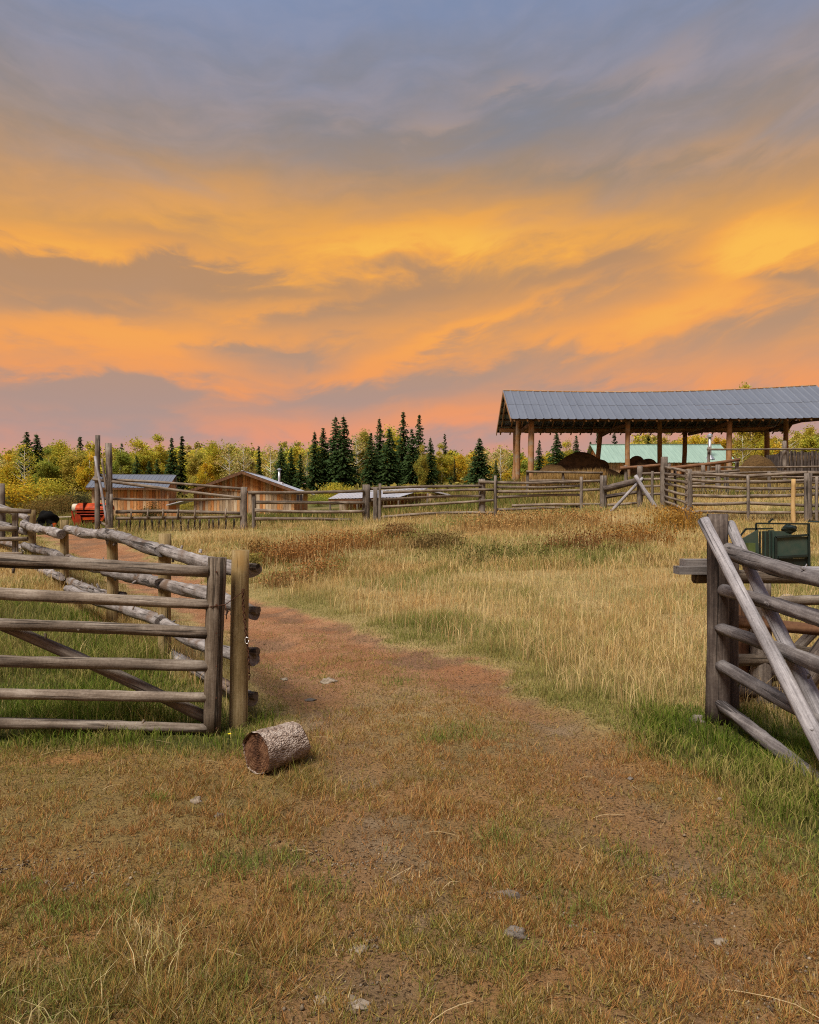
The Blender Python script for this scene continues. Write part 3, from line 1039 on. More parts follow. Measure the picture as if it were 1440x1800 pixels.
# --- the middle fence across the meadow
def build_mid_fences():
    G, FR = M['grey_post'], M['far_rail']
    # 1. high gateway with poles
    f = thing('pole_fence', 'low pole fence hung between the tall gateposts and the meadow post', 'fence', (-7, 26, H(-7, 26)), )
    for a, c, r in (((163, 842, 25.9), (422, 875, 25.9), .055), ((180, 843, 26.15), (424, 859, 26.1), .05), ((175, 876, 26.2), (424, 877, 26.1), .045),
                    ((204, 900, 26.0), (424, 902, 26.0), .06), ((204, 911, 25.9), (424, 908, 25.9), .055)):
        rail(f, a, c, r, FR, m=10, n=8)
    for px in (230, 259, 286, 313, 342, 396):
        a, c = P3(px, 914, 25.82), P3(px + 1, 894, 25.82)
        log('stay', a, c, .03, .028, FR, f, n=6, m=2)
    for px in range(208, 424, 12):  # thin dark uprights below the lowest rail, added as dead weed stalks
        a = P3(px + random.uniform(-3, 3), 912, 26.05)
        log('weed_stalk', (a.x, a.y, H(a.x, a.y) - .1), a + Vector((random.uniform(-.03, .03), 0, random.uniform(-.03, .05))), .03, .028, M['dark_post'], f, n=6, m=2)
    g = thing('gateway_posts', 'two tall weathered gateposts with thin leaning poles beside the red machine', 'gateposts', (-10.1, 26, H(-10.1, 26)))
    post(g, 172, 765, 26, .085, G, n=9)
    post(g, 191, 779, 25.9, .105, G, n=9)
    post(g, 196, 868, 25.75, .055, G, n=8)
    for a, c, r in (((167, 802, 25.75), (188, 922, 25.5), .045), ((179, 806, 25.7), (187, 865, 25.7), .04), ((176, 835, 26.1), (196, 845, 26.0), .04),
                    ((176, 888, 26.1), (192, 890, 26.0), .04), ((176, 918, 26.1), (190, 925, 26.0), .05)):
        rail(g, a, c, r, M['silver'] if r in (.045,) else FR, name='pole', n=7, m=6)
    # 2. fence between the two stout meadow posts
    f = thing('pole_fence', 'weathered four-rail pole fence in the meadow in front of the gabled cabin', 'fence', (-3.5, 26.4, H(-3.5, 26.4)))
    for px, yt, D, r in ((429, 856, 26, .115), (446, 866, 26.1, .07), (644, 852, 27, .13), (660, 857, 27, .08)):
        post(f, px, yt, D, r, G, n=10)
    for a, c in (((436, 866, 26), (640, 863, 26.85)), ((450, 883, 26), (640, 884, 26.85)), ((448, 897, 26), (640, 899, 26.85)), ((448, 912, 26), (618, 914, 26.8))):
        rail(f, a, c, .06, FR, m=10, n=8)
    # 3. on to the corral
    f = thing('pole_fence', 'sagging five-rail pole fence between the meadow and the open log barn', 'fence', (2.5, 27, H(2.5, 27)))
    for px, yt, D, r in ((668, 850, 26.9, .055), (847, 842, 27.1, .12), (871, 836, 26.8, .055), (1022, 838, 26.4, .055), (1061, 836, 26.2, .12)):
        post(f, px, yt, D, r, G, n=9, name='post' if r > .1 else 'stay')
    for a, c in (((649, 859, 27.1), (846, 854, 27.0)), ((673, 866, 26.9), (868, 861, 26.95)), ((649, 880, 27.1), (846, 872, 27.0)), ((673, 891, 26.9), (870, 879, 26.95)), ((673, 909, 26.9), (873, 901, 26.95)),
                 ((842, 847, 27.0), (1058, 845, 26.3)), ((872, 856, 26.9), (1022, 854, 26.5)), ((872, 864, 26.9), (1058, 860, 26.3)), ((872, 874, 26.9), (1022, 870, 26.5)),
                 ((900, 889, 26.9), (1060, 886, 26.3)), ((872, 896, 26.9), (1022, 891, 26.5))):
        rail(f, a, c, .05, FR, m=10, n=8, bend=.012)
    # 4. small gate of dark logs with crossed props
    g = thing('log_gate', 'small dark log gate propped by two crossed silver poles', 'gate', (7.2, 26, H(7.2, 26)))
    post(g, 1125, 819, 25.6, .095, G, n=9)
    rail(g, (1062, 860, 26.1), (1120, 845, 25.7), .12, M['dark_post'], n=10)
    rail(g, (1066, 873, 26.1), (1120, 865, 25.7), .07, M['dark_post'], n=8)
    rail(g, (1068, 888, 26.1), (1120, 884, 25.7), .05, FR, n=8)
    rail(g, (1072, 902, 25.4), (1130, 840, 25.5), .055, M['silver'], name='prop', n=8)
    rail(g, (1156, 896, 25.0), (1117, 836, 25.4), .075, M['silver'], name='prop', n=8)
    # 5. corral side panel and front
    f = thing('corral_fence', 'many-railed corral fence with a fresh yellow post, behind the green cattle chute', 'fence', (10, 23, H(10, 23)))
    for px, yt, D, r in ((1168, 803, 25, .12), (1210, 825, 22.6, .115), (1421, 832, 22.2, .11), (1640, 826, 22.0, .11)):
        post(f, px, yt, D, r, G, n=10)
    for px, yt, D in ((1315, 835, 22.4), (1436, 838, 22.1), (1187, 827, 23.9), (1147, 828, 25.3)):
        post(f, px, yt, D, .045, G, name='stay', n=7)
    t = P3(1395, 842, 22.0)
    log('fresh_post', (t.x + .02, t.y, H(t.x, t.y) - .1), t, .062, .055, M['new_post'], f, n=10)
    for yl, ym, yr in ((833, 837, 831), (843, 847, 844), (855, 859, 857), (871, 872, 869), (886, 884, 889), (901, 901, 901)):
        rail(f, (1205, yl, 22.55), (1316, ym, 22.5), .05, FR, n=8, bend=.012)
        rail(f, (1314, ym, 22.45), (1424, yr, 22.3), .05, FR, n=8, bend=.012)
        rail(f, (1419, yr, 22.25), (1640, yr - 3, 22.1), .05, FR, n=8, bend=.012)
    for y0, y1 in ((822, 829), (833, 838), (842, 848), (851, 858), (861, 870), (873, 884), (882, 898)):
        rail(f, (1170, y0, 24.9), (1207, y1, 22.5), .05, FR, n=8, m=4)
    for y0 in (833, 843, 855, 869):
        rail(f, (1126, y0, 25.6), (1168, y0 - 1, 25.1), .045, FR, n=8, m=4)
    # 6. inner corral fence
    f = thing('corral_fence', 'inner corral fence of thin rails seen through the front corral rails', 'fence', (14, 30, H(14, 30)))
    for px, yt, D, r in ((1236, 818, 30, .08), (1262, 817, 30, .10), (1277, 830, 29.5, .10), (1352, 828, 30, .07)):
        post(f, px, yt, D, r, G, n=8)
    for a, c in (((1212, 830, 30), (1300, 827, 30.2)), ((1212, 838, 30), (1460, 838, 30.2)), ((1212, 850, 30), (1460, 849, 30.2)), ((1212, 863, 30), (1460, 862, 30.2)), ((1212, 874, 30), (1460, 874, 30.2))):
        rail(f, a, c, .05, FR, n=7, m=8)
    # 7. rails by the barn
    f = thing('beam_fence', 'heavy reddish beam rail on posts along the front of the open barn', 'fence', (12, 36, H(12, 36)))
    for px, yt, D, r in ((1100, 818, 36, .09), (1176, 815, 36, .09), (1296, 806, 36, .09)):
        post(f, px, yt, D, r, G, n=8)
    rail(f, (1090, 823, 35.9), (1165, 817, 35.9), .08, M['barn_dark'], n=8)
    rail(f, (1160, 825, 35.8), (1300, 808, 35.8), .085, M['barn_dark'], n=8)
    rail(f, (1160, 840, 35.8), (1300, 832, 35.8), .06, FR, n=7)
    f = thing('pole_fence', 'thin top-rail fence at the dark slatted feeder beside the barn', 'fence', (17, 37, H(17, 37)))
    for px, yt, D, r in ((1246, 786, 38, .07), (1379, 775, 38, .10), (1500, 786, 38, .09)):
        post(f, px, yt, D, r, G, n=8)
    for yy, x0 in ((790, 1243), (821, 1250), (833, 1250)):
        rail(f, (x0, yy, 37.85), (1520, yy + (1 if yy == 790 else -3), 37.85), .05, FR, n=7, m=8)
    f = thing('pole_fence', 'single-rail fence in tall dry grass before the barn corner posts', 'fence', (8, 38, H(8, 38)))
    for px, yt in ((928, 827), (990, 829), (1057, 829)):
        post(f, px, yt, 38.1, .07, G, n=8)
    rail(f, (925, 829, 38), (1060, 831, 38), .06, FR, n=7, m=8)
    rail(f, (930, 845, 38), (1060, 847, 38), .05, FR, n=7, m=8)
    # 8. at the picture's edge beyond the first fence
    f = thing('pole_fence', 'short grey pole panel nailed to a board post by the fence end', 'fence', (-9.5, 18.5, H(-9.5, 18.5)))
    t = P3(27, 901, 18.4)
    b = H(t.x, t.y)
    part('board_post', MB().box(-.06, .06, -.03, .03, b - .15 - t.z, 0), M['grey_post'], f, t)
    for a, c, r in (((-90, 894, 18.2), (54, 899, 18.3), .065), ((-90, 931, 18.2), (32, 929, 18.3), .065), ((-90, 953, 18.2), (49, 947, 18.3), .06), ((-90, 975, 18.2), (40, 973, 18.3), .05)):
        rail(f, a, c, r, FR, n=9, m=8)
    post(f, -80, 890, 18.3, .09, G)
    f = thing('rail_fence', 'heap of heavy grey log rails continuing beyond the board post', 'fence', (-11.5, 22, H(-11.5, 22)))
    post(f, 3, 850, 22.5, .09, G, n=9)
    post(f, -60, 880, 23.5, .09, G, n=9)
    for a, c in (((-70, 868, 23.6), (14, 896, 22.0)), ((0, 893, 22.2), (52, 912, 20.2)), ((-70, 905, 23.6), (20, 925, 22.0)), ((-20, 945, 22.8), (48, 968, 20.4)), ((4, 925, 22.1), (46, 935, 20.3))):
        rail(f, a, c, .10, M['bark_rail'], n=9, m=8, knots=2, rough=.1)


build_mid_fences()


# ------------------------------------------------------------------ buildings
def board_wall(p, q, z0, ztop, parent, name='board_wall', w=.21, pal=0, seed=1, th=.03):
    """vertical boards from p to q (xy); ztop is a function of 0..1"""
    g = random.Random(seed)
    p, q = Vector((*p, 0)), Vector((*q, 0))
    L = (q - p).length
    d = (q - p) / L
    nrm = Vector((d.y, -d.x, 0))
    n = max(2, int(L / w))
    mb = MB()
    cols = []
    for i in range(n):
        a, b = p + d * (L * i / n + .008), p + d * (L * (i + 1) / n - .008)
        o = nrm * g.uniform(0, .02)
        za, zb = ztop(i / n), ztop((i + 1) / n)
        zl = z0 + g.uniform(-.02, .05)
        pts = [a + o, b + o, b + o - nrm * th, a + o - nrm * th]
        mb.hexa([(v.x, v.y, zl) for v in pts] + [(v.x, v.y, zz) for v, zz in zip(pts, (za, zb, zb, za))])
        t = g.random()
        base = [(.40, .17, .055), (.44, .235, .10), (.30, .125, .045), (.38, .26, .15)][g.randrange(4)]
        if pal and g.random() < .45:
            base = [(.36, .28, .19), (.30, .21, .13)][g.randrange(2)]
        cols += [tuple(c * (.95 + .6 * t) for c in base)] * 8
    me = mb.mesh(name)
    ca = me.color_attributes.new('Col', 'FLOAT_COLOR', 'POINT')
    ca.data.foreach_set('color', np.array([(*c, 1) for c in cols], np.float32).ravel())
    o = obj(name, me, M['boards'], parent)
    return o


def ribbed(a, b, c, d, ribs, rh=.02, sag=None):
    """ribbed sheet: a,b along the top edge, d,c along the bottom; returns MB"""
    a, b, c, d = map(Vector, (a, b, c, d))
    nrm = (b - a).cross(d - a).normalized()
    if nrm.z < 0:
        nrm = -nrm
    mb = MB()
    prof = []
    for i in range(ribs):
        for t, h in ((0.0, 1), (.10, 1), (.22, 0), (.86, 0)):
            prof.append(((i + t) / ribs, h * rh))
    prof.append((1.0, rh))
    for (top, bot) in ((a, d), ):
        pass
    for t, h in prof:
        mb.v.append(tuple(a.lerp(b, t) + nrm * h))
        mb.v.append(tuple(d.lerp(c, t) + nrm * h))
    m = len(prof)
    for i in range(m - 1):
        mb.f.append((2 * i, 2 * i + 1, 2 * i + 3, 2 * i + 2))
    for t, h in prof:
        mb.v.append(tuple(a.lerp(b, t) + nrm * (h - .004)))
        mb.v.append(tuple(d.lerp(c, t) + nrm * (h - .004)))
    for i in range(m - 1):
        o = 2 * m
        mb.f.append((o + 2 * i, o + 2 * i + 2, o + 2 * i + 3, o + 2 * i + 1))
    return mb


def roof_slope(parent, A, B, Cc, Dd, nsheets, mat, rows=1, ribs=3):
    """A-B ridge, D-C eave; separate sheets"""
    A, B, Cc, Dd = map(Vector, (A, B, Cc, Dd))
    for r_ in range(rows):
        t0, t1 = r_ / rows, (r_ + 1) / rows + (.02 if r_ < rows - 1 else 0)
        lift = Vector((0, 0, .012 * (rows - 1 - r_)))
        for i in range(nsheets):
            s0, s1 = i / nsheets, (i + 1) / nsheets
            l = lambda s, t: A.lerp(B, s).lerp(Dd.lerp(Cc, s), t) + lift + Vector((0, 0, .005 * (i % 2)))
            part('roof_sheet', ribbed(l(s0, t0), l(s1, t0), l(s1, t1), l(s0, t1), ribs), mat, parent)


def build_cabin1():
    D = 55.0
    x0, x1 = (165 - 720) / FOC * D, (293 - 720) / FOC * D
    xm = (x0 + x1) / 2
    z0 = H(xm, D) - .2
    ez, rz = 3.30, 4.36
    dep = 7.0
    c = thing('cabin', 'orange-brown board cabin with a grey metal roof behind the tall gateposts', 'cabin', (xm, D + 3.5, z0))
    board_wall((x0, D + .4), (x1, D + .4), z0, lambda t: ez + .12, c, seed=3)
    board_wall((x1, D + .4), (x1, D + dep - .4), z0, lambda t: ez + .1 + (rz - ez - .1) * (1 - abs(2 * t - 1)), c, seed=4)
    board_wall((x0, D + dep - .4), (x0, D + .4), z0, lambda t: ez + .1 + (rz - ez - .1) * (1 - abs(2 * t - 1)), c, seed=5)
    board_wall((x1, D + dep - .4), (x0, D + dep - .4), z0, lambda t: ez + .12, c, seed=6)
    xa, xb = x0 - .35, x1 + .05
    sh = .25
    rt = obj('roof', MB().bar((xa, D + dep / 2, rz + .02), (xb + .1, D + dep / 2, rz + .02), .1, .04).mesh('roof'), M['roof_metal'], c)
    roof_slope(rt, (xa, D + dep / 2, rz), (xb + sh, D + dep / 2, rz), (xb, D, ez), (xa, D, ez), 7, M['roof_metal'])
    roof_slope(rt, (xb + sh, D + dep / 2, rz), (xa, D + dep / 2, rz), (xa, D + dep, ez), (xb, D + dep, ez), 7, M['roof_metal'])
    part('fascia', MB().box(xa, xb, D + .02, D + .06, ez - .14, ez - .02), M['barn_dark'], c)
    part('corner_post', MB().box(x1 - .06, x1 + .06, D + .28, D + .36, z0, ez), M['barn_post'], c)
    c.rotation_euler = (0, 0, R(11))
    c.location.x -= .75
    # lean-to beside it
    l = thing('lean_to', 'small board lean-to with a sloping roof edge next to the orange-brown cabin', 'shed', (-16.7, 54, z0))
    la, lb = P3(297, 888, 54), P3(326, 880, 54)
    board_wall((la.x, 54), (P3(316, 0, 54).x, 54), z0, lambda t: la.z - .05 + .12 * t, l, seed=9)
    part('roof', MB().hexa([(la.x - .1, 53.7, la.z - .03), (lb.x, 53.7, lb.z - .03), (lb.x, 56, lb.z - .03), (la.x - .1, 56, la.z - .03),
                            (la.x - .1, 53.7, la.z + .03), (lb.x, 53.7, lb.z + .03), (lb.x, 56, lb.z + .03), (la.x - .1, 56, la.z + .03)]), M['roof_white'], l)


def build_cabin2():
    D = 62.0
    xc = (429 - 720) / FOC * D
    hw = 4.45
    dep = 8.0
    z0 = H(xc, D) - .3
    ez, rz = 3.15, 4.78
    x0, x1 = xc - hw + .5, xc + hw - .5
    c = thing('cabin', 'low wooden cabin with a broad gable front, pale metal roof and stovepipe', 'cabin', (xc, D + dep / 2, z0))
    rf = lambda t: ez + .1 + (rz - .12 - ez) * (1 - abs(2 * t - 1)) ** 1.0
    board_wall((x0, D), (x1, D), z0, lambda t: 3.30, c, w=.22, pal=1, seed=12)
    board_wall((x0, D - .06), (x1, D - .06), 3.22, lambda t: max(3.30, rf(t)), c, name='gable_wall', w=.2, seed=13)
    board_wall((x1, D), (x1, D + dep), z0, lambda t: ez + .1, c, seed=14)
    board_wall((x0, D + dep), (x0, D), z0, lambda t: ez + .1, c, seed=15)
    board_wall((x1, D + dep), (x0, D + dep), z0, lambda t: rf(t), c, seed=16)
    ya, yb = D - .7, D + dep + .4
    rt = obj('roof', MB().bar((xc, ya, rz + .03), (xc, yb, rz + .03), .16, .05).mesh('roof'), M['roof_white'], c)
    roof_slope(rt, (xc, ya, rz), (xc, yb, rz), (xc + hw + .1, yb, ez), (xc + hw + .1, ya, ez), 9, M['roof_white'])
    roof_slope(rt, (xc, yb, rz), (xc, ya, rz), (xc - hw - .1, ya, ez), (xc - hw - .1, yb, ez), 9, M['roof_white'])
    for s in (-1, 1):
        a, b = Vector((xc, ya - .02, rz - .12)), Vector((xc + s * (hw + .1), ya - .02, ez - .12))
        part('barge_board', MB().bar(a, b, .05, .20), M['barn_dark'], c)
    p = P3(491, 850, D + 3)
    ch = part('stovepipe', MB().tube([p + Vector((0, 0, -.6)), p + Vector((0, 0, 1.1))], .1, 10), M['steel'], c, smooth=True)
    part('flashing', MB().box(p.x - .3, p.x + .3, p.y - .3, p.y + .3, p.z - .5, p.z + .12), M['roof_white'], ch)
    part('rain_cap', MB().tube([p + Vector((0, 0, 1.15)), p + Vector((0, 0, 1.26))], [.22, .05], 10), M['steel'], ch)
    # window near the corner of the gable wall
    w = P3(527, 876, D)
    wn = part('window', MB().box(w.x - .28, w.x + .28, D - .09, D - .05, w.z - .32, w.z + .32), M['cream'], c)
    for s in (-1, 1):
        part('pane', MB().box(w.x + s * .13 - .1, w.x + s * .13 + .1, D - .10, D - .092, w.z - .27, w.z + .27), M['glass'], wn)


def build_low_shed():
    c = thing('low_shed', 'low open shed with a flat pale metal roof just above the pole fence', 'shed', (-2, 47, H(-2, 47)))
    fa, fb = P3(577, 877, 45), P3(703, 874, 45)
    ba, bb = P3(597, 867, 49.5), P3(752, 859, 49.5)
    rt = obj('roof', MB().bar(ba + Vector((0, 0, .05)), bb + Vector((0, 0, .05)), .12, .05).mesh('roof'), M['roof_white'], c)
    roof_slope(rt, ba, bb, fb, fa, 7, M['roof_white'])
    part('fascia', MB().bar(fa + Vector((0, .05, -.08)), fb + Vector((0, .05, -.08)), .04, .12), M['barn_dark'], c)
    e = P3(792, 869, 47)
    part('side_roof', MB().hexa([bb + Vector((0, -.1, -.12)), e + Vector((0, 0, -.08)), e + Vector((0, 3, -.08)), bb + Vector((0, 2.5, -.12)),
                                 bb + Vector((0, -.1, -.02)), e, e + Vector((0, 3, 0)), bb + Vector((0, 2.5, -.02))]), M['roof_white'], c)
    for px, D, zz in ((580, 45.1, fa.z), (628, 45.1, fa.z), (664, 45.1, fb.z), (701, 45.1, fb.z), (752, 47.5, 2.8), (788, 47.2, 2.6)):
        t = P3(px, 880, D)
        log('post', (t.x, D, H(t.x, D) - .1), (t.x, D, zz - .05), .06, .055, M['grey_post'], c, n=7)
    board_wall((ba.x, 49.3), (e.x, 49.3), H(0, 49) - .5, lambda t: 2.75, c, name='back_wall', pal=1, seed=22)


def build_green_building():
    D = 71.0
    x0, x1 = (1046 - 720) / FOC * 73, (1281 - 720) / FOC * 73
    z0 = H((x0 + x1) / 2, 75) - .3
    ez, rz = 6.05, 8.0
    dep = 8.0
    c = thing('green_roofed_building', 'building with a pale green metal roof seen through the open barn', 'building', ((x0 + x1) / 2, D + 4, z0))
    board_wall((x0 + .4, D + .5), (x1 - .4, D + .5), z0, lambda t: ez + .15, c, seed=31, pal=1)
    g_ = lambda t: ez + .1 + (rz - ez - .15) * (1 - abs(2 * t - 1))
    board_wall((x1 - .4, D + .5), (x1 - .4, D + dep - .5), z0, g_, c, seed=32)
    board_wall((x0 + .4, D + dep - .5), (x0 + .4, D + .5), z0, g_, c, seed=33)
    board_wall((x1 - .4, D + dep - .5), (x0 + .4, D + dep - .5), z0, lambda t: ez + .15, c, seed=34)
    rt = obj('roof', MB().bar((x0, D + dep / 2, rz + .03), (x1, D + dep / 2, rz + .03), .3, .05).mesh('roof'), M['roof_green'], c)
    roof_slope(rt, (x0, D + dep / 2, rz), (x1, D + dep / 2, rz), (x1, D, ez), (x0, D, ez), 14, M['roof_green'], ribs=2)
    roof_slope(rt, (x1, D + dep / 2, rz), (x0, D + dep / 2, rz), (x0, D + dep, ez), (x1, D + dep, ez), 14, M['roof_green'], ribs=2)
    p = P3(1248, 806, D + 1)
    ch = part('stovepipe', MB().tube([p + Vector((0, 0, -.3)), p + Vector((0, 0, 1.95))], .14, 10), M['steel'], c, smooth=True)
    part('storm_collar', MB().tube([p + Vector((0, 0, -.1)), p + Vector((0, 0, .3))], [.5, .14], 12), M['steel'], ch)
    part('rain_cap', MB().tube([p + Vector((0, 0, 1.95)), p + Vector((0, 0, 2.1)), p + Vector((0, 0, 2.3))], [.28, .28, .06], 10), M['steel'], ch)


build_cabin1()
build_cabin2()
build_low_shed()
build_green_building()


def build_barn():
    o0 = Vector((5.78, 45.0, 0))
    o1 = Vector((25.2, 44.9, 0))
    L = (o1 - o0).length
    u = (o1 - o0) / L
    v = Vector((-u.y, u.x, 0))
    EZ, RZ, SP = 6.92, 9.12, 8.0
    sag = lambda a: -.24 * math.sin(math.pi * min(max(a / L, 0), 1)) + .30 * (a / L)

    def W_(a, b, z):
        p = o0 + u * a + v * b
        return Vector((p.x, p.y, z))

    def top(a, b, off=0.0):
        t = abs(b - SP / 2) / (SP / 2)
        return W_(a, b, RZ + (EZ - RZ) * t + sag(a) * (1 - .8 * t) + off)
    base = W_(L / 2, SP / 2, 0)
    c = thing('open_barn', 'long open-sided log barn with a sagging grey metal gable roof', 'barn', (base.x, base.y, H(base.x, base.y)))
    n = 21
    rt = obj('roof', MB().tube([top(L * i / 12, SP / 2, .04) for i in range(13)], .05, 6).mesh('ridge'), M['barn_post'], c)
    rt.name = 'roof'
    for side in (0, 1):
        for r_ in (0, 1):
            for i in range(n):
                a0, a1 = L * i / n, L * (i + 1) / n
                if side == 0:
                    b0, b1 = SP / 2 - SP / 2 * r_ / 2, SP / 2 - SP / 2 * (r_ + 1) / 2 - (.06 if r_ == 0 else 0)
                else:
                    b0, b1 = SP / 2 + SP / 2 * r_ / 2, SP / 2 + SP / 2 * (r_ + 1) / 2 + (.06 if r_ == 0 else 0)
                j = .012 * (1 - r_) + .005 * (i % 2) + random.uniform(0, .004)
                ej = random.uniform(-.03, .03) if r_ else 0
                b1 += ej
                part('roof_sheet', ribbed(top(a0, b0, j), top(a1, b0, j), top(a1, b1, j), top(a0, b1, j), 2, .034), M['roof_metal'], rt)
    # purlins, rafters
    for b in (.15, .75, 1.35, 1.95, 2.55, 3.15, 3.75, 4.25, 4.85, 5.45, 6.05, 6.65, 7.25, 7.85):
        for i in range(4):
            part('purlin', MB().bar(top(L * i / 4 + .05, b, -.05), top(L * (i + 1) / 4 - (.05 if i == 3 else 0), b, -.05), .09, .05), M['barn_dark'], c)
    nr = 29
    for i in range(nr):
        a = .25 + (L - .5) * i / (nr - 1)
        for bs, be in ((SP / 2 - .06, .05), (SP / 2 + .06, SP - .05)):
            log('rafter', top(a, bs, -.14), top(a + random.uniform(-.05, .05), be, -.14), .055, .05, M['barn_post'], c, n=6, m=1, bend=0, rough=.03)
    for b, mt in ((.8, 'barn_dark'), (SP / 2, 'barn_dark'), (7.2, 'barn_post')):
        pts = [top(a, b, -.33) for a in np.linspace(.15, L - (.4 if b != 7.2 else .9), 7)]
        for p, q in zip(pts[:-1], pts[1:]):
            log('plate_beam', p, q, .14, .13, M[mt], c, n=9, m=3, bend=.004)
    # gable rakes
    for a in (.02, L - .02):
        for be in (.0, SP):
            part('rake_board', MB().bar(top(a, SP / 2, -.10), top(a, be, -.10), .045, .2), M['barn_post'], c)
    # tie beams
    for a in (1.25, 6.9, 12.7, 18.0):
        log('tie_beam', W_(a, .7, EZ - .15 + sag(a)), W_(a, 7.3, EZ - .15 + sag(a)), .12, .11, M['barn_dark'], c, n=8, m=3)
    # posts
    for (a, b, r, lean) in ((1.3, .8, .19, .05), (6.9, .8, .15, 0), (12.8, .8, .17, .03), (18.2, .8, .17, 0),
                            (1.05, 4.0, .17, .12), (9.7, 4.0, .15, 0), (17.6, 4.0, .16, 0),
                            (1.2, 7.2, .18, .1), (6.8, 7.2, .17, .35), (12.4, 7.2, .16, .15), (17.8, 7.2, .18, .1)):
        p = top(a, b, -.45)
        q = p - u * lean
        q.z = H(p.x, p.y) - .3
        log('post', q, p, r, r * .9, M['barn_post'], c, n=10, m=6, bend=.01)
    # heaps inside
    for k, (px, D, w_, hh, lab) in enumerate(((1022, 48, 2.4, 1.55, 'dark earth heap beside the leaning barn post, widest of the two'),
                                              (1126, 48, 1.25, 1.35, 'smaller dark earth heap under the barn in front of the green roof'))):
        x = (px - 720) / FOC * D
        z = H(x, D)
        tp = P3(px, 803 if k == 0 else 806, D).z
        mb = MB().lump((0, 0, -.2), (w_, 1.3, tp - z + .2), 48, 26, .16, 40 + k)
        tag(obj('earth_heap', mb.mesh('earth_heap', True), M['soil'], None, (x, D, z)), lab, 'heap', 'earth heaps in the barn')
    x, D = (955 - 720) / FOC * 46.5, 46.5
    tag(obj('hay_heap', MB().lump((0, 0, -.2), (1.3, 1.0, P3(950, 818, D).z - H(x, D) + .2), 18, 10, .12, 47).mesh('hay_heap', True), M['hay'], None, (x + .6, D, H(x, D))),
        'low brown hay heap between the barn corner posts and the earth heap', 'heap')
    x, D = (1332 - 720) / FOC * 39, 39
    tag(obj('hay_heap', MB().lump((0, 0, -.2), (1.15, .9, P3(1330, 801, D).z - H(x, D) + .2), 20, 12, .06, 49).mesh('hay_heap', True), M['hay'], None, (x, D, H(x, D))),
        'rounded brown hay bale heap beside the dark slatted feeder', 'heap')
    # slatted feeder
    D = 39.0
    x0, x1 = (1370 - 720) / FOC * D, (1500 - 720) / FOC * D
    z1, z0 = P3(0, 793, D).z, P3(0, 822, D).z - .1
    f = thing('slatted_feeder', 'dark wooden slatted hay feeder beside the barn', 'feeder', ((x0 + x1) / 2, D, z0))
    nn = int((x1 - x0) / .17)
    for i in range(nn):
        x = x0 + (x1 - x0) * i / nn
        dz = random.uniform(-.05, .03)
        part('slat', MB().box(x + .015, x + .145, D, D + .03, z0 - .2, z1 + dz), M['dark_post'], f)
    for zz in (z0 + .1, z1 - .2):
        part('rail', MB().box(x0, x1, D + .034, D + .1, zz, zz + .1), M['dark_post'], f)
    part('back_wall', MB().box(x0, x1, D + 1.4, D + 1.44, z0 - .2, z1 - .1), M['dark_post'], f)
    part('end_wall', MB().box(x0, x0 + .04, D + .11, D + 1.39, z0 - .2, z1 - .12), M['dark_post'], f)
    part('hay_fill', MB().lump(((x0 + x1) / 2, D + .75, z0 + .2), ((x1 - x0) / 2 - .06, .6, z1 - z0 - .25), 16, 8, .08, 5), M['hay'], f, smooth=True)


build_barn()


